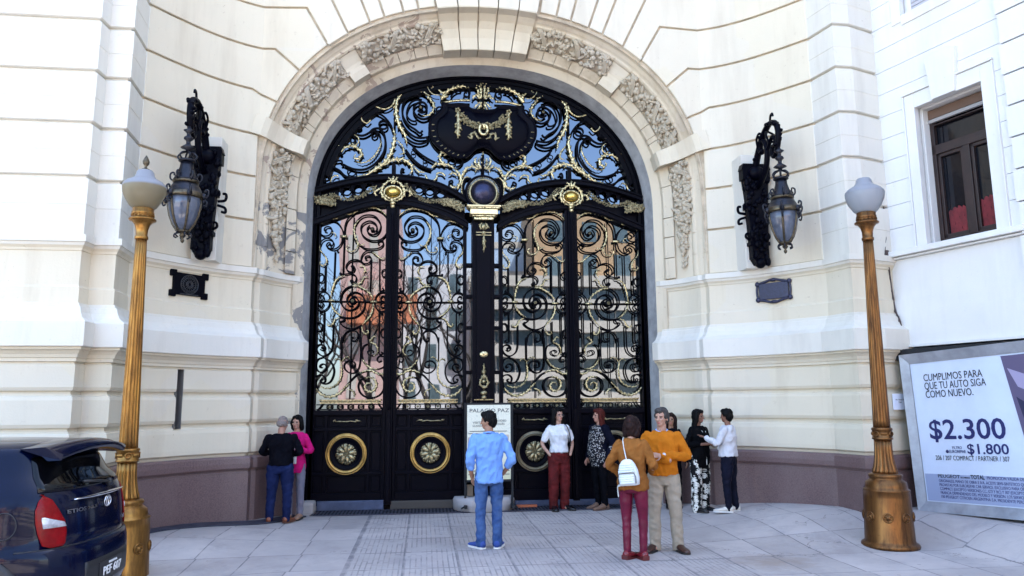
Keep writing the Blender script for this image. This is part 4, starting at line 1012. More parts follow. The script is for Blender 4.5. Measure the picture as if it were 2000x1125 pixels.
for txt, u0, u1, v, cap, m_, b in (('CUMPLIMOS PARA', .316, 1.17, 1.78, .098, M_BLK, 0), ('QUE TU AUTO SIGA', .316, 1.20, 1.664, .098, M_BLK, 0), ('COMO NUEVO.', .318, 1.01, 1.548, .098, M_BLK, 0),
    ('$2.300', .303, 1.365, .985, .258, M_INK, .014), ('$1.800', .818, 1.368, .79, .128, M_INK, .014), ('FILTRO', .607, .745, .85, .036, M_INK, 0), ('EUROREPAR', .560, .795, .797, .04, M_INK, .005), ('206 / 207 COMPACT / PARTNER / 307', .343, 1.36, .70, .062, M_BLK, 0),
    ('PEUGEOT', .342, .66, .465, .044, M_BLK, .012), ('RECOMIENDA', .67, .80, .468, .02, M_BLK, .01), ('TOTAL', .81, 1.0, .466, .05, M_BLK, .03), ('PROMOCION VALIDA DESDE EL 1 DE', 1.03, 1.72, .468, .04, M_INK, 0),
    ('ORIGINALES, MANO DE OBRA E IVA. ACEITE SEMI-SINTETICO QUARTZ 7000 SE', .347, 1.75, .405, .038, M_INK, 0), ('PROVISTAS POR EUROREPAR CAR SERVICE. EXCLUSIVO PARA OPERACIONES EN', .348, 1.75, .352, .038, M_INK, 0),
    ('COMPACT (EXCEPTO VERSIONES CC, GTI Y RC) Y 307 (EXCEPTO VERSIONES 2.0', .35, 1.75, .30, .038, M_INK, 0), ('FRANCIA DEPENDIENDO DEL MODELO Y VERSION. LOS SERVICIOS REALIZADOS', .352, 1.75, .248, .038, M_INK, 0), ('100 PEUGEOT CITROEN ARGENTINA S.A. PRESIDENTE PERON 1001 VILLA B', .354, 1.75, .196, .038, M_INK, 0)):
    fit_text(txt, u0, u1, v, cap, 'lettering', m_, BB, -.0155, b)
dt = MB(); dt.lathe([(0, 0), (.022, 0), (.022, .003), (0, .003)], 16, M=Matrix.Translation((.528, -.0125, .815)) @ Matrix.Rotation(pi/2, 4, 'X')); dt.build('logo_dot', M_INK, BB)
lg = MB()
for u in (.15, 1.6, 3.1): lg.box((u, .0, -.14), (.06, .06, .34))
lg.build('leg', M_DARK, BB)
# small notice on the pier
nt = thing('notice', 'small white paper notice stuck on the right pier beside the billboard', 'notice', (5.72, -3.155, 1.67), R(12))
nb = MB(); nb.box((.12, -.0, .115), (.25, .008, .23)); nb.build('sheet', mat('white_paper', (.75, .78, .88), .6), nt)
fit_text('Av. Santa Fe', .04, .20, .135, .022, 'lettering', M_BLK, nt, -.006); fit_text('750', .09, .15, .095, .022, 'lettering', M_BLK, nt, -.006)
# ================================================================ WALL PLAQUES
def plaque(x, lab, left):
    # mounted flush on the curved wall
    k = min(range(NC), key=lambda k: abs((CURVE[k][0]+CURVE[k+1][0])/2+abs(x))); a, b = Vector(CURVE[k]), Vector(CURVE[k+1]); f = (-abs(x)-a.x)/(b.x-a.x); p = a.lerp(b, f); v = b-a
    ang = atan2(v.y, v.x)*(1 if x < 0 else -1)
    t = thing('wall_plaque', lab, 'plaque', (x, p.y, 3.585), ang, 'plaques on the curved walls')
    m = MB()
    if left:
        m.box((0, -.02, 0), (.52, .04, .33), 0, bev=.01)
        for sx in (-1, 1):
            for sz in (-1, 1): m.box((sx*.26, -.025, sz*.15), (.10, .05, .10), 0, bev=.012)
        T = Matrix.Translation((0, -.04, 0)) @ Matrix.Rotation(pi/2, 4, 'X')
        m.build('plate', M_NAVY, t); q = MB()
        for r in (.14, .10, .05, .03): q.lathe([(r-.006, 0), (r-.006, .006), (r+.006, .006), (r+.006, 0)], 36, M=T, cap=False)
        for j in range(28): a = j*2*pi/28; q.ball((cos(a)*.12, -.045, sin(a)*.12), .009, 5)
        for j in range(16): a = j*2*pi/16; q.tube([(cos(a)*.06, -.044, sin(a)*.06), (cos(a)*.09, -.044, sin(a)*.09)], .004, 4)
        q.box((0, -.043, -.15), (.3, .004, .012)); q.build('relief', mat('plaque_relief', (.05, .05, .055), .4, .6), t)
    else:
        m.box((0, -.02, 0), (.50, .04, .27), 0, bev=.01)
        for sz in (-1, 1):
            m.tube(spl([(-.28, -.03, sz*.13), (-.15, -.03, sz*.155), (0, -.03, sz*.19), (.15, -.03, sz*.155), (.28, -.03, sz*.13)], 5), .022, 6)
            for sx in (-1, 1): m.ball((sx*.27, -.03, sz*.13), (.045, .03, .045), 8)
            m.ball((0, -.035, sz*.18), (.07, .03, .03), 8)
        for sx in (-1, 1): m.tube(spl([(sx*.27, -.03, -.13), (sx*.285, -.03, 0), (sx*.27, -.03, .13)], 5), .018, 6)
        m.build('plate', mat('slate_bronze', (.022, .022, .05), .4, .3, .4, 30, .4, 60), t)
plaque(-4.57, 'dark bronze plaque with a round rayed relief on the left curved wall', True)
plaque(4.62, 'dark scroll-edged plaque on the right curved wall under the lantern', False)
# ================================================================ WALL LANTERNS
M_LGLASS = mat('frosted_lantern_glass', (.085, .095, .125), .12, 0, .4, 7, .1, 20, .004, .6)
M_ANT = mat('antique_bronze', (.09, .07, .045), .38, .8, .5, 25, .4, 60, .005)
def lantern(sx, lab):
    t = thing('wall_lantern', lab, 'wall lantern', (sx*4.38, -1.90, 3.98), 0, 'wall lanterns beside the arch')
    pl = MB(); rnd = random.Random(3)
    # plate: a tall dark cartouche built of stacked scrolls
    for z0, z1, w0, w1 in ((0.02, .12, .07, .13), (.12, .34, .14, .14), (.34, .40, .17, .17), (.40, .95, .145, .17), (.95, 1.05, .20, .20), (1.05, 1.45, .17, .20), (1.45, 1.62, .235, .235), (1.62, 1.72, .25, .22)):
        pl.prism([(-w0, z0), (w0, z0), (w1, z1), (-w1, z1)], -.14, .02)
    for j in range(70):
        z = .06+1.6*rnd.random(); w_ = .12+.08*(z/1.7); pl.ball((rnd.uniform(-w_, w_), -.14, z), (rnd.uniform(.03, .055), .05, rnd.uniform(.03, .08)), 7)
    pl.ball((0, -.10, .05), (.09, .10, .09), 10); pl.ball((0, -.14, 1.55), (.15, .12, .12), 10)
    for s2 in (-1, 1):
        for z, r in ((.52, .075), (1.02, .085), (1.32, .07)):
            pl.tube(spl([(s2*(.15+cos(a)*r*(1-.18*k)), -.05, z+sin(a)*r*(1-.18*k)) for k, a in enumerate((-1.6, -.6, .4, 1.4, 2.4, 3.4))], 4), .020, 6)
        pl.tube(spl([(s2*.19, -.05, .88), (s2*.30, -.05, .90), (s2*.31, -.05, .99), (s2*.26, -.05, 1.0)], 5), .022, 6); pl.tube(spl([(s2*.19, -.05, .82), (s2*.30, -.05, .78), (s2*.31, -.05, .71), (s2*.25, -.05, .72)], 5), .022, 6)
    pl.build('back_plate', M_NAVY, t)
    ar = MB()
    Q = spl([(0, -.10, 1.62), (0, -.22, 1.82), (0, -.42, 2.05), (0, -.66, 2.19), (0, -.86, 2.16), (0, -.95, 2.02), (0, -.95, 1.85), (0, -.88, 1.68), (0, -.78, 1.62), (0, -.72, 1.70), (0, -.76, 1.80), (0, -.82, 1.78)], 5)
    ar.tube(Q, [.045-.018*i/len(Q) for i in range(len(Q))], 8, 0, 1.3, up=(1, 0, 0))
    ar.tube(spl([(0, -.12, 1.30), (0, -.30, 1.36), (0, -.48, 1.52), (0, -.56, 1.75), (0, -.52, 1.95), (0, -.40, 2.0), (0, -.32, 1.92), (0, -.36, 1.83), (0, -.43, 1.85)], 5), .036, 8, 0, 1.3, up=(1, 0, 0))
    ar.tube(spl([(0, -.55, 1.78), (0, -.66, 1.88), (0, -.76, 1.96), (0, -.84, 1.90), (0, -.82, 1.80)], 5), .03, 8, up=(1, 0, 0))
    for j in range(26):
        q = Q[int(len(Q)*.05+len(Q)*.6*j/26)]; ar.ball(q+Vector((rnd.uniform(-.05, .05), 0, rnd.uniform(-.03, .03))), (.035, .05, .03), 6)
    for s2 in (-1, 1):
        ar.tube(spl([(s2*.02, -.3, 1.9), (s2*.07, -.36, 2.05), (s2*.06, -.45, 2.13), (s2*.02, -.44, 2.08)], 4), .018, 6); ar.tube(spl([(s2*.02, -.6, 2.1), (s2*.07, -.7, 2.0), (s2*.05, -.74, 1.88), (s2*.01, -.7, 1.9)], 4), .018, 6)
    ar.tube(spl([(0, -.72, 2.2), (0, -.74, 2.30), (0, -.80, 2.33), (0, -.82, 2.28)], 4), .018, 6)
    ar.build('bracket_arm', M_NAVY, t)
    Y = -.95; ld = MB()
    def LA(pf, n=24, mi=0, flute=None): ld.lathe(pf, n, (0, Y, 0), mi, True, flute=flute)
    LA([(.02, 1.72), (.03, 1.68), (.075, 1.655), (.03, 1.62), (.028, 1.58), (.06, 1.555), (.065, 1.53), (.03, 1.50), (.03, 1.46), (.05, 1.44), (.10, 1.40), (.03, 1.37), (.03, 1.33)], 14)
    for j in range(6):
        a = j*pi/3; ld.tube(spl([(cos(a)*r, Y+sin(a)*r, z) for r, z in ((.03, 1.34), (.09, 1.32), (.13, 1.27), (.10, 1.23), (.075, 1.21))], 4), .013, 5)
    LA([(.06, 1.24), (.11, 1.225), (.115, 1.20), (.09, 1.19)], 18); LA([(.08, 1.19), (.085, 1.12), (.11, 1.03), (.155, .94), (.165, .92)], 24, 0, lambda a, z: 1+.07*abs(sin(a*6)))
    for j in range(6):
        a = j*pi/3+.2; ld.tube(spl([(cos(a)*r, Y+sin(a)*r, z) for r, z in ((.15, .90), (.20, .94), (.20, 1.01), (.16, 1.03), (.15, .99))], 4), .013, 5)
    LA([(.165, .92), (.175, .91), (.17, .885), (.14, .87)], 24, 1); LA([(.14, .88), (.17, .86), (.205, .80), (.225, .74), (.235, .735)], 28)
    LA([(.235, .74), (.245, .735), (.25, .68), (.24, .665), (.215, .66)], 28, 1)
    for j in range(6):
        a = j*pi/3; c, s_ = cos(a), sin(a)
        ld.tube([(c*r, Y+s_*r, z) for r, z in ((.228, .70), (.218, .56), (.19, .42), (.145, .30), (.09, .215), (.06, .19))], .0155, 6, 1)
        ld.ball((c*.25, Y+s_*.25, .70), (.04, .04, .05), 8); ld.ball((c*.25, Y+s_*.25, .62), (.022, .022, .03), 6)
        ld.tube(spl([(c*r, Y+s_*r, z) for r, z in ((.25, .68), (.30, .70), (.315, .77), (.28, .80), (.265, .76))], 4), .014, 5); ld.tube(spl([(c*r, Y+s_*r, z) for r, z in ((.25, .66), (.295, .62), (.28, .56), (.25, .58))], 4), .012, 5)
        ld.tube(spl([(c*r, Y+s_*r, z) for r, z in ((.05, .18), (.10, .17), (.115, .13), (.08, .11))], 4), .012, 5)
    LA([(.0, .03), (.02, .05), (.028, .075), (.012, .10), (.03, .12), (.045, .14), (.03, .165), (.085, .185), (.09, .21), (.0, .22)], 16, 1)
    ld.build('lantern_frame', [mat('blue_black_metal', (.007, .007, .013), .4, .4, .3, 30), M_ANT], t)
    gl = MB(); gl.lathe([(.05, .2), (.085, .225), (.138, .30), (.183, .42), (.211, .56), (.222, .69), (.1, .70)], 28, (0, Y, 0)); gl.build('lantern_glass', M_LGLASS, t)
lantern(-1, 'ornate black wall lantern left of the arch, beside the finial-topped street lamp')
lantern(1, 'ornate black wall lantern on a scrolled bracket right of the arch')
# ================================================================ STREET LAMPS
def globe_mat(name, warm):
    m = bpy.data.materials.new(name); m.use_nodes = True; t = NT(m); z = t.xyz(t.obj())[2]
    t.col(t.ramp(t.math('SUBTRACT', z, 3.9), [(.635, warm), (.655, (.36, .375, .42))])); t.set(Roughness=.3); t.b.inputs['Coat Weight'].default_value = .3; t.b.inputs['Transmission Weight'].default_value = .45; t.set(Roughness=.42); t.b.inputs['IOR'].default_value = 1.15; return m
def lamp(x, y, z, lab, finial, warm, tilt, M_BRONZE):
    t = thing('street_lamp', lab, 'street lamp', (x, y, z), 0, 'gold street lamps')
    t.rotation_euler = (0, tilt, 0)
    b = MB()
    b.lathe([(.0, 0), (.328, 0), (.338, .03), (.325, .055), (.295, .065), (.288, .09), (.272, .60), (.267, .68), (.272, .685), (.272, .70), (.248, .71), (.245, .74), (.235, .79), (.195, .82), (.185, .83), (.195, .85), (.20, .87), (.19, .89), (.15, .90), (.0, .90)], 48)
    for k in range(8):
        a = k*pi/4+.2; c, s_ = cos(a), sin(a)
        T = Matrix.Translation((c*.272, s_*.272, .38)) @ Matrix.Rotation(a, 4, 'Z') @ Matrix.Rotation(pi/2, 4, 'Y')
        b.lathe([(.062, 0), (.062, .012), (.05, .02), (.045, .012), (.03, .012), (.022, .026), (.0, .03)], 16, M=T)
        for j in range(6): b.ball(T @ Vector((cos(j*pi/3)*.035, sin(j*pi/3)*.035, .016)), (.011, .011, .011), 5)
    b.build('base', M_BRONZE, t)
    sh = MB()
    fl = lambda a, z: 1-.15*max(0, cos(a*14))**1.5
    sh.lathe([(.15, .89), (.148, .93), (.128, 1.0), (.112, 1.1), (.106, 1.2), (.104, 1.32)], 112, flute=fl)
    sh.lathe([(.102, 1.44), (.10, 1.55), (.090, 2.2), (.077, 3.0), (.066, 3.7), (.062, 3.92)], 112, flute=fl)
    sh.build('shaft', M_BRONZE, t)
    co = MB(); co.lathe([(.10, 1.31), (.122, 1.315), (.125, 1.335), (.118, 1.34), (.118, 1.43), (.125, 1.435), (.122, 1.46), (.10, 1.465)], 32)
    for k in range(4):
        a = k*pi/2+.4
        co.tube([(cos(a+cos(q)*.26)*.125, sin(a+cos(q)*.26)*.125, 1.387+sin(q)*.03) for q in [2*pi*i/12 for i in range(13)]], .007, 5, cap=False)
        for j in range(5): co.ball((cos(a+.5+j*.12)*.12, sin(a+.5+j*.12)*.12, 1.387), (.012, .012, .022), 5)
    co.build('collar', M_BRONZE, t)
    cp = MB(); cp.lathe([(.066, 3.90), (.075, 3.91), (.075, 3.94), (.064, 3.95), (.068, 4.02), (.085, 4.08), (.115, 4.12), (.15, 4.135), (.152, 4.15), (.13, 4.165), (.12, 4.17), (.118, 4.20), (.125, 4.205), (.125, 4.235), (.118, 4.24), (.12, 4.275), (.11, 4.29), (.0, 4.29)], 36)
    cp.tube([(cos(a)*.124, sin(a)*.124, 4.195+.012*sin(a*14)) for a in [2*pi*i/90 for i in range(91)]], .006, 5, cap=False)
    cp.build('capital', M_BRONZE, t)
    g = MB(); g.lathe([(.105, 4.275), (.15, 4.31), (.20, 4.39), (.232, 4.47), (.245, 4.545), (.243, 4.56), (.236, 4.575), (.205, 4.61), (.165, 4.635), (.13, 4.65), (.105, 4.69), (.098, 4.73), (.08, 4.755), (.0, 4.765)], 40, flute=(lambda a, z: 1+.022*cos(a*20)*(1 if z < 4.5 else 0)))
    g.build('lamp_globe', globe_mat('opal_globe', warm), t)
    if finial:
        f_ = MB(); f_.lathe([(.045, 4.755), (.045, 4.775), (.02, 4.78), (.015, 4.81), (.035, 4.84), (.04, 4.87), (.025, 4.91), (.006, 4.945), (.0, 4.95)], 14); f_.build('finial', M_ANT, t)
lamp(-4.385, -4.20, -.14, 'gold-painted street lamp with a finial on its cream globe, behind the blue car', True, (.30, .245, .15), -.008, M_BRONZE)
lamp(4.755, -4.30, .0, 'gold-painted street lamp with a plain white globe, in front of the billboard', False, (.40, .42, .46), .009, M_BRONZE_D)
# ================================================================ POSTER STAND
PS = thing('poster_stand', 'upright poster board in a black frame before the central gate post', 'poster stand', (.065, -.45, .05))
b = MB()
for sx in (-1, 1): b.box((sx*.40, .02, .88), (.035, .05, 1.76)); b.box((sx*.40, -.04, .05), (.05, .3, .05)); b.tube([(sx*.40, -.03, .05), (sx*.47, -.16, .03)], .014, 5)
b.box((0, .02, 1.745), (.80, .05, .03)); b.box((0, .02, .455), (.8, .05, .03)); b.box((0, .035, 1.1), (.78, .02, 1.28)); b.build('frame', M_DARK, PS)
def poster_mat():
    m = bpy.data.materials.new('map_poster'); m.use_nodes = True; t = NT(m); P = t.obj(); x, y, z = t.xyz(P)
    n = t.noise(2.2, 2, .5, P, .3); r = t.math('FRACT', t.math('MULTIPLY', n, 22)); l = t.math('MULTIPLY', t.math('GREATER_THAN', r, .86), t.math('GREATER_THAN', z, 1.1))
    c = t.mix(t.ramp(z, [(.45, 0), (1, 1)]), (.62, .58, .36), (.74, .72, .58)); t.col(t.mix(t.math('MULTIPLY', l, .5), c, (.45, .46, .38))); t.set(Roughness=.6); return m
s_ = MB(); s_.box((0, .0, 1.1), (.745, .012, 1.25)); s_.build('poster', poster_mat(), PS)
M_GRN = mat('poster_green', (.10, .35, .25), .6); M_GRY = mat('poster_grey', (.08, .09, .09), .6)
fit_text('PALACIO PAZ', -.33, .35, 1.60, .062, 'lettering', M_GRY, PS, -.009, .01)
fit_text('GUIDED', .12, .30, 1.44, .034, 'lettering', M_GRY, PS, -.009, .01); fit_text('TOURS', .13, .27, 1.385, .034, 'lettering', M_GRY, PS, -.009, .01); fit_text('VISITAS', -.28, -.08, 1.41, .034, 'lettering', M_GRY, PS, -.009, .01); fit_text('GUIADAS', -.28, -.08, 1.355, .034, 'lettering', M_GRY, PS, -.009, .01)
gq = MB(); gq.box((.03, -.008, 1.455), (.075, .006, .07), 0); gq.box((-.2, -.008, 1.28), (.26, .005, .012), 1); gq.box((-.2, -.008, 1.24), (.3, .005, .012), 1); gq.box((.18, -.008, 1.28), (.26, .005, .012), 1)
gq.box((-.28, -.008, 1.08), (.16, .005, .2), 2); gq.box((0, -.008, .62), (.70, .005, .012), 1); gq.box((0, -.008, .56), (.70, .005, .012), 1); gq.box((.26, -.008, 1.15), (.16, .005, .14), 2)
gq.build('poster_picture', [M_GRN, M_GRY, mat('poster_faded', (.45, .38, .33), .6)], PS)
mb = MB(); mb.box((-.245, -.25, .33), (.10, .06, .19), 0); o = mb.build('small_box', mat('brown_box', (.16, .12, .08), .7)); tag(o, 'small brown box at the foot of the poster board, by the left leg', 'box')
# ================================================================ CAR
CAR = thing('parked_car', 'dark blue hatchback with red tail lamps parked in front of the left lamp', 'car', (-3.70, -6.3, .0))
M_BLUE = mat('dark_blue_car_paint', (.0004, .002, .015), .16, .0, 0, 1, 0, 1, 0, .15, .18)
M_CGL = mat('tinted_car_glass', (.002, .002, .003), .04, 0, 0, 1, 0, 1, 0, .3); M_RUB = mat('tyre_rubber', (.012, .012, .012), .8); M_BLKP = mat('black_plastic', (.01, .01, .012), .5)
M_TAIL = mat('red_lamp_lens', (.17, .0015, .003), .2, 0, .25, 16, .3, 60, .004, .15, .05); M_CLEAR = mat('clear_lamp_lens', (.45, .45, .48), .15, .4, .3, 30, .4, 50, .006, .6, .5); M_CHR = mat('chrome', (.75, .75, .78), .1, 1.)
LV = [  # z, rear x, front x, half width, rear corner roundness
 (.16, -.10, -3.70, .74), (.24, -.04, -3.76, .80), (.34, .0, -3.80, .825), (.46, .0, -3.80, .84), (.62, -.01, -3.80, .845), (.685, -.03, -3.78, .845), (.69, -.055, -3.78, .845), (.78, -.06, -3.75, .842), (.88, -.07, -3.68, .835), (.97, -.085, -3.4, .825), (1.05, -.105, -2.95, .80), (1.085, -.12, -2.85, .775),
 (1.14, -.15, -2.70, .75), (1.20, -.215, -2.52, .70), (1.30, -.265, -2.33, .655), (1.36, -.30, -2.20, .625), (1.40, -.30, -2.1, .60), (1.435, -.33, -2.0, .55), (1.46, -.42, -1.85, .44), (1.475, -.6, -1.7, .25)]
def car_lv(z):
    for a, b in zip(LV[:-1], LV[1:]):
        if a[0] <= z <= b[0]: f = (z-a[0])/(b[0]-a[0]); return [a[k]+(b[k]-a[k])*f for k in range(1, 4)]
    return LV[-1][1:] if z > 1 else LV[0][1:]
def car_pt(th, z, off=0.):
    r, f, w = car_lv(z); e = 2/4.6; c, s = cos(th), sin(th); L = (r-f)/2
    p = Vector(((r+f)/2+math.copysign(abs(c)**(2/9.), c)*L, math.copysign(abs(s)**(2/3.2), s)*w*1.0, z))
    # rear outline: gently bowed
    if c > 0: p.x -= .05*(abs(p.y)/w)**2.0
    if off:
        d = .01; n = (car_pt(th+d, z)-car_pt(th-d, z)).cross(car_pt(th, min(z+d, 1.47))-car_pt(th, z-d)); n.normalize()
        if n.dot(p-Vector(((r+f)/2, 0, z))) < 0: n = -n
        p += n*off
    return p
NT_ = 160
ths = [2*pi*i/NT_ for i in range(NT_)]
bd = MB(); bd.grid([[car_pt(t, l[0]) for t in ths] for l in LV], 0, True, True); bd.add([car_pt(t, LV[-1][0]) for t in ths], [tuple(range(NT_))], 0, True); bd.add([car_pt(t, LV[0][0]) for t in ths], [tuple(range(NT_))], 0)
CAR.scale = (1.04, 1.04, 1.04); body = bd.build('body', M_BLUE, CAR)
def y_th(y, z):
    w = car_lv(z)[2]; s = max(-.9999, min(.9999, y/w)); return math.asin(math.copysign(abs(s)**(3.2/2), s))
def patch(name, rows, mt_, off=.006, parent=CAR):
    """rows: list of (z, th0, th1)"""
    m = MB(); n = 16
    R_ = [[car_pt(a+(b-a)*i/n, z, off) for i in range(n+1)] for z, a, b in rows]
    m.grid(R_, 0, True)
    o = m.build(name, mt_, parent); s = o.modifiers.new('s', 'SOLIDIFY'); s.thickness = .012; s.offset = -.6; return o
zz = [1.095, 1.15, 1.2, 1.3, 1.345]
patch('rear_window', [(z, y_th(-car_lv(z)[2]*.86, z), y_th(car_lv(z)[2]*.86, z)) for z in zz], M_CGL, .008)
for sg in (-1, 1):
    for a0, a1 in ((1.36, 1.62), (1.67, 2.3)):
        patch('side_window', [(z, sg*a0, sg*a1) for z in zz], M_CGL, .006)
    # tail lamp wraps round the corner
    def lamp_rows(zs): return [(z, sg*(y0 if False else 0)+y_th(sg*a, z), sg*b) for z, a, b in zs]
    tl = patch('tail_lamp', lamp_rows([(.70, .57, .72), (.72, .55, .80), (.80, .54, .85), (.88, .55, .88), (.97, .59, .90), (1.04, .62, .89), (1.08, .66, .82)]), M_TAIL, .016)
    patch('reverse_lens', lamp_rows([(.84, .545, .80), (.875, .56, .81), (.90, .63, .82), (.92, .67, .82)]), M_CLEAR, .022, tl)
    mr = MB(); mr.ball((-2.35, sg*.93, 1.02), (.08, .11, .075), 12); mr.build('mirror', M_BLUE, CAR)
# spoiler
sp = MB(); rows = []
for k in range(25):
    y = -.60+1.2*k/24; b = abs(y/.6); tip = -.10-.07*b*b
    rows.append([(-.50, y*.96, 1.465-.05*b*b), (-.30, y, 1.475-.045*b*b), (tip, y*1.0, 1.435-.06*b**2.2), (tip-.01, y, 1.405-.075*b**2.2), (-.28, y, 1.355-.03*b*b), (-.33, y*.97, 1.36)])
sp.grid(rows, 0, True); sp.add(rows[0], [tuple(range(6))]); sp.add(rows[-1], [tuple(range(6))]); sp.build('spoiler', M_BLUE, CAR)
# tailgate trim, badge, plate
tr = MB(); P = [car_pt(y_th(y, 1.02), 1.02, .02) for y in [-.46+.92*i/16 for i in range(17)]]; tr.tube(P, [.008+.018*sin(pi*i/16) for i in range(17)], 8, 0, .6, up=(0, 0, 1)); tr.build('chrome_trim', M_CHR, CAR)
bg = MB(); c = car_pt(0, .955, .02); 
for a_, b_, dz, dy in ((.062, .043, 0, 0), (.02, .042, 0, 0), (.045, .016, .022, 0)): bg.tube([c+Vector((.004, cos(q)*a_+dy, sin(q)*b_+dz)) for q in [2*pi*i/24 for i in range(25)]], .0055, 6, cap=False)
bg.build('emblem', M_CHR, CAR)
TR = lambda x, y, z, tilt=.1: Matrix.Translation((x, y, z)) @ Matrix.Rotation(pi/2, 4, 'Z') @ Matrix.Rotation(pi/2-tilt, 4, 'X')
def on_rear(txt, y0, y1, z, cap, mt_, off, name='lettering'):
    cu = bpy.data.curves.new('t', 'FONT'); cu.body = txt; cu.size = 1; cu.offset = .01; cu.extrude = .01; cu.resolution_u = 2
    to = bpy.data.objects.new('tmp', cu); COL.objects.link(to); bpy.context.view_layer.update()
    me = bpy.data.meshes.new_from_object(to.evaluated_get(bpy.context.evaluated_depsgraph_get())); COL.objects.unlink(to); bpy.data.objects.remove(to)
    xs = [q.co.x for q in me.vertices]; x0, x1 = min(xs), max(xs)
    for q in me.vertices:
        y = y0+(q.co.x-x0)/(x1-x0)*(y1-y0); zz_ = z+q.co.y*cap/.7; q.co = car_pt(y_th(y, zz_), zz_, off+q.co.z*.2)
    me.materials.clear(); me.materials.append(mt_); me.name = name; o = bpy.data.objects.new(name, me); COL.objects.link(o); o.parent = CAR
M_LET = mat('dull_chrome', (.3, .3, .32), .3, 1.)
on_rear('ETIOS', -.52, -.32, .925, .028, M_LET, .008); on_rear('XLS', -.30, -.16, .928, .022, M_LET, .008); on_rear('1.5', .42, .52, .76, .026, M_LET, .008)
np_ = MB(); R_ = [[car_pt(y_th(y, z), z, .012) for y in (-.22, -.1, 0, .1, .22)] for z in (.375, .50)]; np_.grid(R_, 0); pl = np_.build('number_plate', mat('plate_black', (.006, .006, .008), .4), CAR); s = pl.modifiers.new('s', 'SOLIDIFY'); s.thickness = .01
on_rear('PEF 607', -.17, .17, .395, .065, mat('plate_white', (.75, .75, .75), .5), .020); on_rear('ARGENTINA', -.08, .08, .472, .016, MATS['plate_white'], .020)
patch('bumper_recess', [(z, y_th(-.40, z), y_th(.40, z)) for z in (.35, .40, .48, .54)], M_BLKP, .004)
patch('bumper_valance', [(z, y_th(-.62, z), y_th(.62, z)) for z in (.17, .22, .27)], M_BLKP, .006)
se = MB(); se.tube([car_pt(y_th(y, .688), .688, .003) for y in [-.78+1.56*i/30 for i in range(31)]], .006, 5, up=(0, 0, 1)); se.build('tailgate_seam', M_BLKP, CAR)
ff = MB(); P0 = car_pt(-1.16, .88, .004); ff.tube([P0+Vector((cos(q)*.085, -.002-.004*abs(sin(q)), sin(q)*.095)) for q in [2*pi*i/24 for i in range(25)]], .004, 5, cap=False); ff.build('fuel_flap', M_BLKP, CAR)
wp = MB(); wp.tube([car_pt(y_th(.12, 1.09), 1.09, .03), car_pt(y_th(-.05, 1.11), 1.11, .03), car_pt(y_th(-.30, 1.13), 1.13, .03)], .012, 6); wp.ball(car_pt(y_th(.12, 1.09), 1.09, .02), .035, 8); wp.build('rear_wiper', M_BLKP, CAR)
for x in (-.66, -3.12):
    for sg in (-1, 1):
        wl_ = MB(); T = Matrix.Translation((x, sg*.74, .31)) @ Matrix.Rotation(-sg*pi/2, 4, 'X')
        wl_.lathe([(.20, -.09), (.29, -.085), (.31, -.05), (.31, .05), (.29, .085), (.20, .09)], 36, M=T, mi=0, cap=False); wl_.lathe([(.0, .06), (.05, .07), (.06, .05), (.18, .06), (.20, .085), (.205, .0)], 24, M=T, mi=1, cap=False, flute=None)
        wl_.build('wheel', [M_RUB, mat('wheel_silver', (.45, .45, .47), .35, .8)], CAR)
        a = MB(); T2 = Matrix.Translation((x, sg*.80, .31)) @ Matrix.Rotation(-sg*pi/2, 4, 'X'); a.lathe([(.0, .045), (.37, .052), (.385, .045), (.385, -.1)], 40, M=T2, cap=False); a.build('wheel_arch', M_BLKP, CAR)
# ================================================================ PEOPLE
def remesh(parts, vox, smooth=2, name='tmp'):
    """union of closed shells grown into one continuous skin"""
    me = bpy.data.meshes.new(name); me.from_pydata(parts.v, [], parts.f); me.update()
    bm = bmesh.new(); bm.from_mesh(me); bmesh.ops.recalc_face_normals(bm, faces=bm.faces[:]); bm.to_mesh(me); bm.free()
    o = bpy.data.objects.new('tmp', me); COL.objects.link(o)
    m = o.modifiers.new('r', 'REMESH'); m.mode = 'VOXEL'; m.voxel_size = vox; m.use_smooth_shade = True
    if smooth: s = o.modifiers.new('s', 'SMOOTH'); s.iterations = smooth; s.factor = .5
    bpy.context.view_layer.update()
    out = bpy.data.meshes.new_from_object(o.evaluated_get(bpy.context.evaluated_depsgraph_get())); COL.objects.unlink(o); bpy.data.objects.remove(o)
    return out
def finish(me, name, mats, parent, pick=None, fold=0., fs=9., seed=0, stretch=(1, 1, .5)):
    if fold:
        off = Vector((seed*3.1, seed*1.7, seed*.9)); N = [v.normal.copy() for v in me.vertices]
        for v, n in zip(me.vertices, N):
            q = Vector((v.co.x*stretch[0], v.co.y*stretch[1], v.co.z*stretch[2]+.5*v.co.x))*fs+off
            a = noise.noise(q); b = noise.noise(q*2.3)
            v.co += n*fold*((1-abs(a)*2.2)*.8+b*.5)
    me.materials.clear()
    for m in (mats if isinstance(mats, (list, tuple)) else [mats]): me.materials.append(m)
    if pick:
        for p in me.polygons: p.material_index = pick(p.center)
    for p in me.polygons: p.use_smooth = True
    me.name = name; o = bpy.data.objects.new(name, me); COL.objects.link(o); o.parent = parent; return o
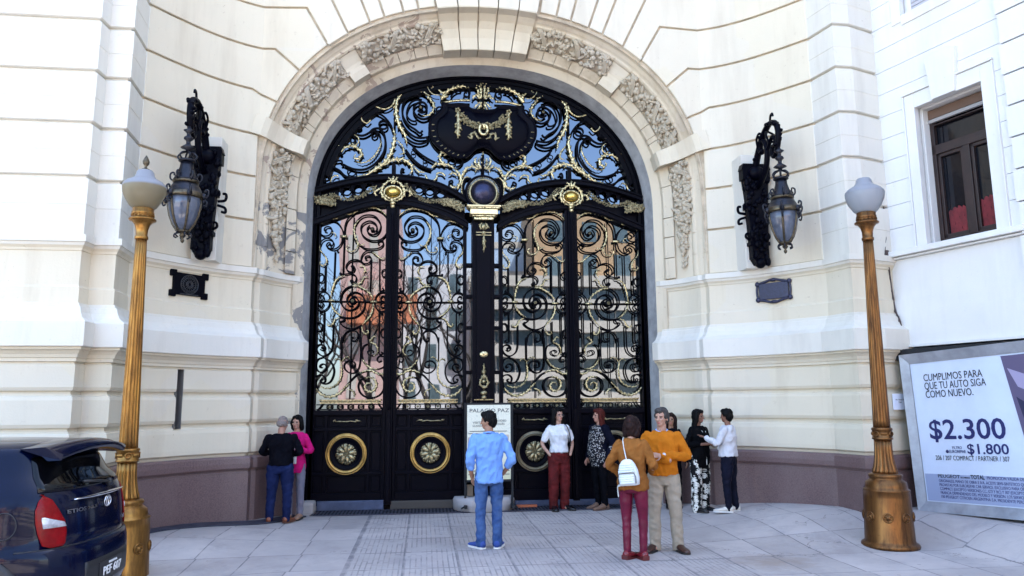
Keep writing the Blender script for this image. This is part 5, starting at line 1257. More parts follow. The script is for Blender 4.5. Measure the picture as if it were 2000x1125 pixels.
def ell_stack(mb, secs, n=20, M=None):
    """closed loft of ellipses (z, rx, ry, x0, y0)"""
    rows = []
    for z, rx, ry, x0, y0 in secs: rows.append([Vector((x0+rx*math.copysign(abs(cos(a))**.85, cos(a)), y0+ry*math.copysign(abs(sin(a))**.85, sin(a)), z)) for a in [2*pi*i/n for i in range(n)]])
    if M is not None: rows = [[M @ q for q in r] for r in rows]
    o = len(mb.v); mb.grid(rows, 0, True, True); k = len(rows)
    mb.f += [tuple(o+i for i in reversed(range(n))), tuple(o+(k-1)*n+i for i in range(n))]; mb.m += [0, 0]; mb.sm += [True, True]
def limb(mb, pts, rad, k=6, n=12):
    P = spl(pts, k); m = len(pts); Rr = []
    for i in range(len(P)):
        t = i/(len(P)-1)*(m-1); a = min(int(t), m-2); f = t-a; Rr.append(rad[a]+(rad[a+1]-rad[a])*f)
    mb.tube(P, Rr, n); mb.ball(P[0], Rr[0], n); mb.ball(P[-1], Rr[-1], n)
def hand(mb, w, d, nrm, S, curl=.5, side=1):
    """palm and five fingers; d = direction of the fingers, nrm = back of the hand"""
    d = d.normalized(); nrm = (nrm-d*nrm.dot(d)).normalized(); x = d.cross(nrm)*side
    L = .092*S
    mb.tube([w-d*.02*S, w+d*.25*L, w+d*.6*L, w+d*L], [.020*S, .026*S, .030*S, .028*S], 10, flat=.48, up=tuple(nrm))
    for j, (o, l) in enumerate(((-.030, .070), (-.010, .080), (.010, .074), (.029, .058))):
        b = w+d*L*.93+x*o*S*.85; c1 = curl*(.8+.1*j)
        p1 = b+(d*cos(c1*.5)-nrm*sin(c1*.5))*l*.42*S+x*o*.1*S; p2 = p1+(d*cos(c1*1.3)-nrm*sin(c1*1.3))*l*.33*S; p3 = p2+(d*cos(c1*2)-nrm*sin(c1*2))*l*.27*S
        mb.tube([b-d*.02*S, b, p1, p2, p3], [.0095*S, .0098*S, .0092*S, .0085*S, .007*S], 7); mb.ball(p3, .0072*S, 6)
    tb = w+d*L*.28-x*.026*S; t1 = tb+(d*.7-x*.75-nrm*.15).normalized()*.038*S; t2 = t1+(d*.95-x*.25-nrm*.3).normalized()*.034*S
    mb.tube([w+d*.15*L, tb, t1, t2], [.014*S, .0125*S, .0108*S, .0085*S], 8); mb.ball(t2, .0086*S, 6)
SKIN = {}
def skin(name, c): return mat(name, c, .5, 0, .08, 20, .1, 60, .002, .35)
M_LIP = mat('lips', (.36, .10, .09), .45); M_EYE = mat('eye_dark', (.02, .014, .012), .2); M_BROW = mat('brow_dark', (.05, .035, .028), .8)
def cloth(name, c, rough=.8, var=.12, vs=9, bump=.25, bs=160): return mat(name, [q*.82 for q in c], rough, 0, var, vs, bump*2, bs*.22, .012, .08)
PEOPLE = []
def person(label, x, y, rz, H, sk, top, legs, shoes, hair, w=1., fem=False, armL=None, armR=None, head=(0, 0), feet=None, sleeve=1., hem=.47, leg_r=(1, 1, 1), hands=(True, True), handn=(None, None), belly=0., curl=(.5, .5), foot_dir=(0, 0), group=None, lean=0., kind='person', shoe_h=1.):
    t = thing('person', label, 'person', (x, y, gz(x, y)+.012), rz, 'people standing before the gate'); S = H
    V = lambda a, b, c: Vector((a, b, c))*S
    sh = .098 if fem else .112; sh *= w; hp = .052*w
    fL, fR = feet or ((.055, 0), (-.055, 0))
    J = {}
    for k, s, f in (('L', 1, fL), ('R', -1, fR)):
        J['hip'+k] = V(s*hp, 0, .50); J['ank'+k] = V(f[0], f[1]+.012, .045); J['kne'+k] = (J['hip'+k]+J['ank'+k])*.5+V(s*.004, -.012, .01)
        J['sho'+k] = V(s*sh, lean*.5, .80)
    armL = armL or ((.142, .018, .635), (.15, -.03, .49)); armR = armR or ((-.142, .018, .635), (-.15, -.03, .49))
    for k, a in (('L', armL), ('R', armR)): J['elb'+k] = V(*a[0]); J['wri'+k] = V(*a[1])
    hw = (.088 if fem else .084)*w; ww = (.066 if fem else .078)*w; cw = (.084 if fem else .098)*w; b_ = belly
    def torso(mb, z0, infl, z1=.83, neck=True):
        base = [(.44, .074*w, .058, 0), (.48, hw, .066, .004), (.53, hw, .066+b_*.5, 0-b_*.4), (.58, (hw+ww)/2, .060+b_, -b_*.8), (.63, ww, .056+b_, -b_*.8), (.68, (ww+cw)/2, .058+b_*.6, -b_*.5), (.73, cw, .063+(.010 if fem else 0), -(.008 if fem else 0)), (.77, cw*1.0, .058, 0), (.80, cw*.95, .050, .002), (.822, cw*.62, .040, .004), (.838, .036, .034, .006)]
        secs = []
        def at(z):
            for a, c in zip(base[:-1], base[1:]):
                if a[0] <= z <= c[0]: f = (z-a[0])/(c[0]-a[0]); return [a[i]+(c[i]-a[i])*f for i in range(4)]
            return list(base[0] if z < base[0][0] else base[-1])
        zs_ = [z0]+[q[0] for q in base if z0+.008 < q[0] < z1-.004]+[z1]
        for z in zs_:
            q = at(max(z, .44)); secs.append((z*S, (q[1]+infl)*S, (q[2]+infl)*S, 0, (q[3]+lean*max(0, z-.55))*S))
        ell_stack(mb, secs)
    # ---- body: one skin from feet to crown
    B = MB(); torso(B, .46, -.018, .838)
    for k, s in (('L', 1), ('R', -1)):
        limb(B, [J['hip'+k], J['kne'+k], J['ank'+k]], [.034*S, .026*S, .019*S]); limb(B, [J['ank'+k], J['ank'+k]+V(0, -.05, -.028)], [.017*S, .010*S])
        limb(B, [J['sho'+k]+V(-s*.02, 0, -.008), J['elb'+k], J['wri'+k]], [.022*S, (.0235 if sleeve <= .5 else .018)*S, .0165*S]) if not fem else limb(B, [J['sho'+k]+V(-s*.02, 0, -.008), J['elb'+k], J['wri'+k]], [.020*S, (.021 if sleeve <= .5 else .017)*S, .0145*S])
        i = 0 if k == 'L' else 1
        if hands[i]:
            d = (J['wri'+k]-J['elb'+k]).normalized()
            n_ = Vector(handn[i]) if handn[i] else Vector((s*.9, -.3, 0)); hand(B, J['wri'+k], d, n_, (1.0 if not fem else .92)*H/1.72, curl[i], s)
    limb(B, [V(0, .008+lean*.27, .815), V(0, .002+lean*.3, .875)], [.036*S*(.88 if fem else 1), .033*S*(.88 if fem else 1)])
    HM = Matrix.Translation(V(0, lean*.3-.004, .872)) @ Matrix.Rotation(head[0], 4, 'Z') @ Matrix.Rotation(head[1], 4, 'X')
    HI = HM.inverted(); hs = .128*S/.22           # head unit: height of the head = .22
    def hp_(a, b, c): return HM @ (Vector((a, b, c))*hs)
    def hb(c, r): B.ball(hp_(*c), tuple(q*hs for q in r), 16, 0, HM.to_3x3())
    hb((0, .012, .125), (.074, .092, .088)); hb((0, -.018, .07), (.060, .066, .075)); hb((0, -.042, .022), (.040, .040, .034)); hb((0, -.055, .012), (.022, .022, .02))
    hb((0, -.088, .086), (.012, .013, .026)); hb((0, -.098, .070), (.0145, .016, .011)); hb((0, -.078, .038), (.022, .012, .009))
    for s in (-1, 1):
        hb((s*.074, .012, .085), (.009, .020, .031)); hb((s*.036, -.058, .078), (.024, .018, .018)); hb((s*.030, -.068, .118), (.024, .012, .009))
    me = remesh(B, .0062*H/1.7, 2)
    def pick(c):
        q = (HI @ c)/hs
        if q.y < -.058 and -.02 < q.z < .2:
            for s in (-1, 1):
                if ((q.x-s*.030)/.0145)**2+((q.z-.098)/.0075)**2 < 1: return 1
                if ((q.x-s*.032)/.022)**2+((q.z-.117+.1*abs(abs(q.x)-.03))/.006)**2 < 1: return 3
            if (q.x/.024)**2+((q.z-.038)/.0095)**2 < 1 and q.y < -.07: return 2
        return 0
    finish(me, 'body', [sk, M_EYE, M_LIP, M_BROW], t, pick)
    # ---- trousers
    tc, = (legs['mat'],); T = MB(); r0, r1, r2 = leg_r
    torso(T, .455, -.003, min(.60, legs.get('waist', .575)))
    for k, s in (('L', 1), ('R', -1)):
        e = J['ank'+k]+V(0, 0, legs.get('cuff', -.014)); limb(T, [J['hip'+k]+V(0, 0, .01), J['hip'+k]*.55+J['kne'+k]*.45, J['kne'+k], J['kne'+k]*.5+e*.5, e], [.052*S*r0*w**.5, .049*S*r0*w**.5, .039*S*r1, .036*S*(r1+r2)/2, .034*S*r2])
    me = remesh(T, .010*H/1.7, 2); finish(me, 'trousers', tc, t, legs.get('pick'), legs.get('fold', .011)*S/1.7, 8, len(label), (1, 1, 1.3))
    # ---- top
    U = MB(); torso(U, hem, .012+top.get('infl', 0), .832)
    if hem < .46: pass
    for k, s in (('L', 1), ('R', -1)):
        a, b, c = J['sho'+k]+V(-s*.012, 0, -.006), J['elb'+k], J['wri'+k]
        if sleeve <= .5: e = a.lerp(b, sleeve*2); limb(U, [a, e], [.036*S*(.92 if fem else 1), .036*S*(.95 if fem else 1)])
        else: e = b.lerp(c, (sleeve-.5)*2); limb(U, [a, a.lerp(b, .5), b, b.lerp(e, .5), e], [.036*S*(.9 if fem else 1), .0345*S*(.9 if fem else 1), .031*S*(.92 if fem else 1), .028*S*(.92 if fem else 1), .0255*S*(.92 if fem else 1)])
    me = remesh(U, .0095*H/1.7, 2); finish(me, top.get('name', 'jumper'), top['mat'], t, top.get('pick'), top.get('fold', .008)*1.6*S/1.7, 10, len(label)+3, (1, 1, .8))
    # ---- shoes
    for k, s, fd in (('L', 1, foot_dir[0]), ('R', -1, foot_dir[1])):
        m = MB(); A = J['ank'+k]; F = Matrix.Translation(Vector((A.x, A.y, 0))) @ Matrix.Rotation(fd, 4, 'Z'); hh = shoe_h
        for y0, wd, z1 in ((.0, 0, 0),): pass
        ell = []
        L = [(.040, .018, .050), (.02, .027, .058), (-.03, .029, .050*hh), (-.07, .031, .036), (-.11, .032, .027), (-.135, .024, .022), (-.150, .010, .016)]
        rows = []
        for yy, wx, zt_ in L: rows.append([F @ (Vector((wx*cos(a), yy, max(.004, .5*zt_+.5*zt_*sin(a)*(1 if sin(a) > 0 else 1))))*S*1.0) for a in [2*pi*i/14 for i in range(14)]])
        o_ = len(m.v); m.grid(rows, 0, True, True); m.f += [tuple(o_+i for i in range(14)), tuple(o_+6*14+i for i in range(14))]; m.m += [0, 0]; m.sm += [True, True]
        sh_ = m.build('shoe', shoes['mat'], t, weld=0.)
        so = MB(); out = [(wx*s_*1.06, yy) for s_ in (1,) for yy, wx, _ in L]+[(-wx*1.06, yy) for yy, wx, _ in reversed(L)]
        vs = [F @ (Vector((a, b, c))*S) for c in (-.006, .006) for a, b in out]; n = len(out)
        so.add(vs, [tuple(range(n)), tuple(reversed(range(n, 2*n)))]+[(i, (i+1) % n, n+(i+1) % n, n+i) for i in range(n)]); so.build('sole', shoes['sole'], sh_)
        if shoes.get('heel'):
            q = MB(); q.box(F @ (Vector((0, .018, .010))*S), (.05*S, .045*S, .028*S), 0, fd); q.build('heel', shoes['sole'], sh_)
    # ---- hair
    h = MB(); hk = hair['kind']
    def hh_(c, r, rot=None): h.ball(hp_(*c), tuple(q*hs for q in r), 14, 0, HM.to_3x3() if rot is None else HM.to_3x3() @ rot)
    if hk == 'bald':
        for s in (-1, 1): hh_((s*.062, .03, .09), (.022, .055, .045))
        hh_((0, .072, .09), (.062, .036, .055)); hh_((0, .02, .155), (.070, .082, .062))
    else:
        hh_((0, .026, .142), (.083, .094, .086)); hh_((0, .055, .09), (.076, .066, .08)); hh_((0, -.035, .185), (.060, .048, .034))
        for s in (-1, 1): hh_((s*.064, .018, .125), (.024, .055, .05))
        if hk == 'short': hh_((0, .06, .06), (.062, .046, .06))
        if hk in ('bob', 'long', 'curly'):
            L_ = {'bob': -.02, 'long': -.20, 'curly': -.13}[hk]; wd = {'bob': .078, 'long': .072, 'curly': .10}[hk]
            for s in (-1, 1):
                P = [hp_(s*.055, .0, .18), hp_(s*.082, .0, .11), hp_(s*wd, .012, .03), hp_(s*wd*.95, .03, L_*.5+.0), hp_(s*wd*.75, .04, L_)]
                h.tube(spl(P, 4), [hs*q for q in [.024+.012*sin(pi*min(1, i/16)) for i in range(17)]], 10); h.ball(P[-1], .026*hs, 8)
            hh_((0, .055, (L_+.12)/2), (wd*1.02, .046, (.16-L_)/2))
            if hk == 'long': hh_((0, .075, L_*.5), (.075, .035, .13))
        if hk == 'curly':
            rnd = random.Random(4)
            for q in range(60):
                a = rnd.uniform(-.2, pi+.2); z = rnd.uniform(-.13, .2); hh_((cos(a)*.092, .02+sin(a)*.075, z), (.03, .03, .034))
    me = remesh(h, .008*H/1.7, 1); finish(me, 'hair', hair['mat'], t, None, .010, 30, len(label), (1, 1, .35))
    t['_'] = 0; del t['_']
    return t, V, J, hp_, hs, HM
# materials
SK1 = skin('skin_light', (.42, .235, .165)); SK2 = skin('skin_tan', (.30, .155, .095)); SK3 = skin('skin_brown', (.20, .092, .058)); SK4 = skin('skin_ruddy', (.40, .205, .145))
H_BLK = mat('black_hair', (.003, .0025, .0025), .6, 0, .3, 40, .5, 90, .004, .12); H_RED = mat('red_hair', (.065, .010, .007), .6, 0, .4, 40, .5, 90, .004, .15); H_BRN = mat('auburn_hair', (.014, .005, .004), .6, 0, .4, 40, .5, 90, .004, .15); H_GRY = mat('grey_hair', (.045, .040, .038), .6, 0, .4, 60, .5, 90, .004, .2); H_WHT = mat('white_stubble_hair', (.20, .165, .15), .7, 0, .3, 60, .4, 90, .003, .2)
def denim(name, a, b):
    m = bpy.data.materials.new(name); m.use_nodes = True; t = NT(m); P = t.obj(); f = t.ramp(t.noise(4, 5, .65, P), [(.35, 0), (.7, 1)])
    t.col(t.mix(f, a, b)); t.set(Roughness=.85); t.b.inputs['Specular IOR Level'].default_value = .15; t.bump(t.noise(220, 2, .5, P), .2, .002); return m
def spots(name, base, dot, scale, thr, flower=False):
    m = bpy.data.materials.new(name); m.use_nodes = True; t = NT(m); P = t.obj()
    v = t.add('ShaderNodeTexVoronoi', {'Scale': scale, 'Randomness': .75}); t.l.new(P, v.inputs['Vector']); d = v.outputs['Distance']
    if flower:
        sub = t.add('ShaderNodeVectorMath', operation='SUBTRACT'); t.l.new(P, sub.inputs[0]); t.l.new(v.outputs['Position'], sub.inputs[1]); x, y, z = t.xyz(sub.outputs[0])
        a = t.math('ARCTAN2', z, t.math('ADD', x, t.math('MULTIPLY', y, .6))); pet = t.math('ABSOLUTE', t.math('SINE', t.math('MULTIPLY', a, 5.))); rad_ = t.math('MULTIPLY', t.math('ADD', t.math('MULTIPLY', pet, .55), .45), thr)
        f = t.math('MULTIPLY', t.math('LESS_THAN', d, rad_), t.math('GREATER_THAN', d, thr*.22))
    else: f = t.math('LESS_THAN', d, thr)
    t.col(t.mix(f, base, dot)); t.set(Roughness=.8); t.b.inputs['Specular IOR Level'].default_value = .2; return m
TOP = lambda m, **k: dict(mat=m, **k)
M_SOLEW = mat('white_sole', (.7, .68, .64), .7); M_SOLEB = mat('dark_sole', (.02, .016, .014), .7)
# 1 man in dark jumper, back to us
J1 = denim('dark_denim', (.005, .009, .04), (.012, .022, .085))
person('bald man seen from behind in a dark jumper and dark jeans by the left plinth', -3.22, -1.33, pi-.15, 1.585, SK4, TOP(cloth('black_knit', (.0025, .0025, .006))), dict(mat=J1, waist=.56), dict(mat=mat('brown_leather', (.20, .06, .025), .5), sole=mat('tan_sole', (.12, .05, .03), .7)), dict(kind='bald', mat=H_WHT),
       1.22, armL=((.185, -.01, .655), (.06, -.14, .64)), armR=((-.185, -.01, .655), (-.06, -.15, .625)), hands=(False, False), head=(-.35, .25), feet=((.085, .0), (-.075, -.02)), belly=.02, leg_r=(1.12, 1.15, 1.05), foot_dir=(.2, -.2), sleeve=1, hem=.535)
# 2 woman in pink
pk = person('dark-haired woman in a bright pink cardigan facing the man in the dark jumper', -3.06, -.90, -.18, 1.60, SK1, TOP(cloth('pink_knit', (.62, .012, .17)), name='cardigan'), dict(mat=cloth('grey_trousers', (.20, .20, .26)), waist=.56), dict(mat=mat('beige_shoe', (.30, .17, .11), .5), sole=M_SOLEB), dict(kind='bob', mat=H_BLK), .92, True,
       armL=((.145, .01, .655), (.05, -.13, .66)), armR=((-.14, .02, .655), (-.05, -.14, .65)), hands=(False, False), hem=.44, head=(-.15, .05), leg_r=(.95, .95, .85))
t, V, J, hp_, hs, HM = pk; m = MB(); ell_stack(m, [(z*1.60, rx*1.6, ry*1.6, 0, y_*1.6) for z, rx, ry, y_ in ((.53, .040, .03, -.056), (.60, .036, .03, -.052), (.70, .036, .03, -.058), (.76, .034, .02, -.052), (.81, .02, .02, -.03))]); finish(remesh(m, .01, 1), 'white_top', cloth('white_cotton', (.78, .78, .80)), t, None, .004, 12)
# 3 man in blue shirt
J3 = denim('washed_denim', (.02, .05, .15), (.085, .155, .32)); SH = cloth('sky_blue_shirt', (.20, .38, .80), .75, .08, 6, .3, 200)
bs = person('man with his back turned in a sky-blue shirt and faded blue jeans', -.21, -3.62, pi+.05, 1.69, SK2, TOP(SH, name='shirt', fold=.011, infl=.005), dict(mat=J3, waist=.56), dict(mat=mat('blue_canvas', (.025, .06, .25), .8), sole=M_SOLEW), dict(kind='short', mat=H_BLK), 1.02,
       armL=((.150, .03, .645), (.125, -.03, .515)), armR=((-.172, .04, .648), (-.112, -.03, .53)), head=(1.15, .12), feet=((.062, -.01), (-.062, -.0)), foot_dir=(.5, -.35), sleeve=.72, hem=.475, leg_r=(1.02, .98, 1.0), handn=((.8, .6, 0), (-.8, .6, 0)), curl=(.3, .3))
t, V, J, hp_, hs, HM = bs
m = MB(); m.tube([V(cos(a)*.042, .006+sin(a)*.044, .835+.008*sin(a)) for a in [2*pi*i/20 for i in range(21)]], .013, 8, cap=False)
for k in 'LR': q = J['elb'+k].lerp(J['wri'+k], .44); d = (J['wri'+k]-J['elb'+k]).normalized(); m.tube([q-d*.03, q, q+d*.03], [.047, .050, .046], 12)
m.build('collar', SH, t)
# 4 woman in white T-shirt
RP = mat('oxblood_trousers', (.085, .008, .008), .8, 0, .7, 5, .2, 120, .003, .2); WT = cloth('white_cotton', (.78, .78, .80), .85, .05)
wt = person('woman with curly dark hair, glasses, a white T-shirt and dark red trousers', 1.27, -.47, .12, 1.70, SK1, TOP(WT, name='tshirt', fold=.010), dict(mat=RP, waist=.585, cuff=-.028), dict(mat=mat('black_patent', (.008, .008, .01), .25), sole=M_SOLEB, heel=True), dict(kind='curly', mat=H_BLK), 1.02, True,
       armL=((.150, .03, .655), (.108, -.045, .535)), armR=((-.165, .03, .655), (-.108, -.045, .535)), sleeve=.36, hem=.56, head=(.3, 0), leg_r=(1.12, 1.35, 1.25), hands=(False, False), feet=((.055, 0), (-.062, -.01)), foot_dir=(.5, -.1), belly=.006)
t, V, J, hp_, hs, HM = wt; m = MB()
for s in (-1, 1): m.tube([hp_(s*.032+cos(a)*.022, -.098, .095+sin(a)*.016) for a in [2*pi*i/14 for i in range(15)]], .0022, 5, cap=False); m.tube([hp_(s*.054, -.095, .098), hp_(s*.08, .01, .10)], .002, 5)
m.tube([hp_(-.01, -.1, .098), hp_(.01, -.1, .098)], .002, 5); m.build('glasses', mat('glasses_frame', (.15, .13, .13), .3, .6), t)
m = MB(); m.tube(spl([V(.078, .03, .825), V(.075, -.035, .822), V(.088, -.068, .77), V(.108, -.05, .70), V(.125, .0, .62)], 5), .009, 6, 0, .5); m.build('bag_strap', M_SOLEB, t)
# 5 woman with red hair
DT = spots('spotted_blouse', (.006, .006, .01), (.42, .40, .38), 36, .36)
rd = person('woman in profile with long red hair, navy jacket and spotted blouse', 1.98, -.50, -1.15, 1.68, SK4, TOP(DT, name='blouse', infl=.004), dict(mat=cloth('black_trousers', (.002, .002, .004)), waist=.56), dict(mat=mat('tan_suede', (.15, .085, .055), .9), sole=mat('boot_sole', (.10, .06, .045), .8), heel=True), dict(kind='long', mat=H_RED), 1.12, True,
       armL=((.15, .05, .65), (.15, -.02, .50)), armR=((-.15, .04, .65), (-.14, -.05, .50)), hem=.42, head=(-.25, .02), belly=.028, leg_r=(1.05, 1.0, .9), curl=(.35, .35), shoe_h=1.25, handn=((1, 0, 0), (-1, 0, 0)), sleeve=.9)
t, V, J, hp_, hs, HM = rd; m = MB(); S_ = 1.68
for s in (-1, 1): ell_stack(m, [(z*S_, rx*S_, ry*S_, s*x_*S_, y_*S_) for z, rx, ry, x_, y_ in ((.45, .048, .070, .062, .022), (.54, .050, .074, .060, .020), (.64, .046, .068, .056, .018), (.74, .050, .070, .058, .008), (.80, .046, .050, .060, .006), (.828, .03, .03, .045, .01))])
for k, s in (('L', 1), ('R', -1)): a, b, c = J['sho'+k]+V(-s*.01, 0, 0), J['elb'+k], J['wri'+k]; limb(m, [a, a.lerp(b, .5), b, b.lerp(c, .5), b.lerp(c, .88)], [.044*S_, .041*S_, .035*S_, .032*S_, .029*S_])
finish(remesh(m, .011, 2), 'jacket', cloth('navy_jacket', (.003, .004, .013)), t, None, .008, 9)
m = MB(); q = J['wriL']; m.tube([J['elbL'].lerp(q, .86), J['elbL'].lerp(q, .96)], [.033, .031], 10); m.ball(V(.06, -.075, .73), .008, 6); m.build('cuff', cloth('white_cotton', (.78, .78, .80)), t)
# 6 woman with backpack
MP = mat('maroon_leather', (.12, .005, .025), .38, 0, .25, 7, .3, 12, .012, .3)
mr = person('woman seen from behind in a brown suede jacket and maroon trousers', 1.42, -4.53, pi-.55, 1.63, SK1, TOP(cloth('brown_suede', (.30, .115, .028), .9, .15), name='suede_jacket', infl=.004, fold=.013), dict(mat=MP, fold=.005, waist=.56, cuff=.012), dict(mat=mat('maroon_shoe', (.16, .012, .018), .25), sole=mat('maroon_heel', (.10, .012, .012), .5), heel=True), dict(kind='bob', mat=H_BRN), 1.04, True,
       armL=((.165, .02, .655), (.115, -.09, .565)), armR=((-.15, .0, .655), (-.10, -.13, .60)), hands=(True, False), head=(-.1, .12), feet=((.05, .01), (-.062, -.015)), hem=.48, leg_r=(.98, .9, .80), foot_dir=(-.3, .7), sleeve=.97)
t, V, J, hp_, hs, HM = mr
BP = thing('backpack', 'white quilted leather backpack hanging on the back of the woman in brown suede', 'backpack', t.location+Vector((0, 0, 0)), t.rotation_euler.z)
M_WL = mat('white_leather', (.66, .70, .70), .42, 0, .06, 5, .2, 60, .003, .5); k = 1.63
m = MB(); C0 = V(-.005, .118, .60); Mq = Matrix.Translation(C0) @ Matrix.Rotation(.10, 4, 'Y')
for z0, z1, a, b in ((0, 0, 0, 0),): pass
rows = []
for z, wx, dy in ((-.135, .095, .05), (-.13, .115, .066), (-.06, .125, .075), (.03, .115, .07), (.10, .09, .058), (.145, .06, .044), (.16, .03, .03)): rows.append([Mq @ Vector((wx*math.copysign(abs(cos(a))**.6, cos(a)), .02+dy*.9*math.copysign(abs(sin(a))**.7, sin(a)), z)) for a in [2*pi*i/28 for i in range(28)]])
o_ = len(m.v); m.grid(rows, 0, True, True); m.f += [tuple(o_+i for i in range(28)), tuple(o_+6*28+i for i in range(28))]; m.m += [0, 0]; m.sm += [True, True]; m.build('bag', M_WL, BP)
m = MB(); 
for z in (-.10, -.075, -.05, -.025): m.tube([Mq @ Vector((x, .02+.088*sqrt(max(0, 1-(x/.16)**2)), z)) for x in [-.085+.17*i/10 for i in range(11)]], .014, 8, 0, .9)
for z, w_ in ((.025, .095), (.052, .088), (.079, .08), (.104, .068)): m.tube([Mq @ Vector((x, .02+.072*sqrt(max(0, 1-(x/.15)**2)), z)) for x in [-w_+2*w_*i/10 for i in range(11)]], .014, 8, 0, .9)
m.build('quilted_pocket', M_WL, BP)
m = MB(); m.tube([Mq @ Vector((x, .02+.10*sqrt(max(0, 1-(x/.16)**2)), z)) for x, z in [(-.10, -.11), (-.105, -.04), (-.09, .005), (0, .012), (.09, .005), (.105, -.04), (.10, -.11)]], .005, 6); m.build('zip', M_SOLEB, BP)
m = MB(); m.tube(spl([Mq @ Vector((-.0, .03, .15)), V(.035, .078, .76), V(.05, .055, .825), V(.06, .0, .838), V(.07, -.05, .80), V(.085, -.06, .72)], 6), .017, 8, 0, .35, up=(1, 0, 0)); m.tube(spl([Mq @ Vector((.10, .05, -.12)), V(.085, .10, .50), V(.082, .095, .43)], 5), .014, 8, 0, .4, up=(1, 0, 0)); m.build('strap', M_WL, BP)
# 7 man in orange jumper
OR = cloth('orange_knit', (.56, .17, .012), .85, .08)
om = person('grey-haired man in an orange jumper and beige trousers with folded arms and a wristwatch', 1.92, -4.14, -.22, 1.72, SK1, TOP(OR, fold=.009), dict(mat=cloth('beige_chino', (.42, .355, .27), .85, .1), waist=.56, cuff=-.022), dict(mat=mat('dark_brown_leather', (.05, .018, .012), .35), sole=M_SOLEB), dict(kind='short', mat=H_GRY), 1.06,
       armL=((.172, -.01, .655), (-.02, -.125, .668)), armR=((-.172, -.01, .655), (.035, -.118, .632)), hands=(True, False), curl=(.25, .4), handn=((.1, -1, .3), None), head=(-.55, .02), feet=((.088, .0), (-.075, .0)), foot_dir=(.35, -.55), hem=.525, leg_r=(1.1, 1.12, 1.12), belly=.012, sleeve=.97)
t, V, J, hp_, hs, HM = om
m = MB(); m.tube([V(cos(a)*.040, .004+sin(a)*.042, .838-.012*sin(-a)) for a in [2*pi*i/20 for i in range(21)]], .013, 8, cap=False); m.prism([(-.05, 1.375), (0, 1.43), (.05, 1.375), (.0, 1.40)], -.085, -.065); m.build('shirt_collar', mat('blue_check_collar', (.30, .42, .68), .8, 0, .5, 60), t)
m = MB(); d = (J['wriL']-J['elbL']).normalized(); q = J['wriL']-d*.035; m.tube([q-d*.012, q+d*.012], [.037, .037], 14, 0); m.ball(q+Vector((0, -.038, .012)), (.024, .01, .024), 12, 1); m.build('wristwatch', [M_SOLEB, mat('watch_face', (.5, .52, .58), .2, .6)], t)
# 8 woman half hidden behind him
person('woman with long dark hair smiling from behind the man in orange, mostly hidden', 3.13, -.92, -.30, 1.54, SK2, TOP(cloth('black_knit', (.0025, .0025, .006))), dict(mat=cloth('black_trousers', (.002, .002, .004))), dict(mat=mat('black_patent', (.008, .008, .01), .25), sole=M_SOLEB), dict(kind='long', mat=H_BRN), .88, True, head=(-.1, 0))
# 9 woman in black with floral trousers
FL = spots('flowered_trousers', (.006, .006, .007), (.72, .71, .64), 10.5, .55, True)
ft = person('woman in a black top and black trousers with big white flowers', 3.35, -1.60, .50, 1.58, SK3, TOP(cloth('black_top', (.002, .002, .003)), name='blouse', infl=.004), dict(mat=FL, waist=.56, cuff=-.025), dict(mat=mat('black_patent', (.008, .008, .01), .25), sole=M_SOLEB), dict(kind='long', mat=H_BLK), 1.08, True,
       armL=((.155, .02, .655), (.03, -.12, .675)), armR=((-.155, .02, .655), (.01, -.13, .66)), hands=(False, True), handn=(None, (0, -1, .2)), head=(.35, .08), hem=.43, leg_r=(1.1, 1.35, 1.4), feet=((.06, .0), (-.062, 0)), belly=.01, sleeve=.75)
t, V, J, hp_, hs, HM = ft; m = MB(); m.tube(spl([V(-.045, -.03, .828), V(-.03, -.062, .79), V(.0, -.078, .75), V(.012, -.078, .68), V(.012, -.082, .55), V(.012, -.082, .45)], 5), .008, 6, 0, .6); m.tube(spl([V(.045, -.03, .828), V(.035, -.062, .79), V(.012, -.078, .75)], 5), .008, 6, 0, .6); m.build('white_trim', mat('white_trim', (.7, .69, .64), .7), t)
# 10 woman in white jacket
WJ = cloth('white_linen', (.68, .66, .68), .8, .06)
person('woman with short black hair in a white jacket and dark jeans, reaching out a hand', 3.66, -2.03, -2.25, 1.55, SK3, TOP(WJ, name='jacket', infl=.003, fold=.011), dict(mat=denim('ink_denim', (.003, .0035, .009), (.006, .007, .02)), waist=.585), dict(mat=mat('white_sneaker', (.62, .56, .48), .7), sole=M_SOLEW), dict(kind='short', mat=H_BLK), 1.08, True,
       armL=((.135, -.07, .665), (.10, -.20, .715)), armR=((-.15, .0, .65), (-.08, -.12, .60)), hands=(True, False), handn=((-.2, -.6, .7), None), curl=(.15, .4), head=(-.15, .05), feet=((.05, -.02), (-.055, .02)), hem=.535, leg_r=(1.12, 1.0, .85), foot_dir=(.3, .5), sleeve=.95, belly=.006)
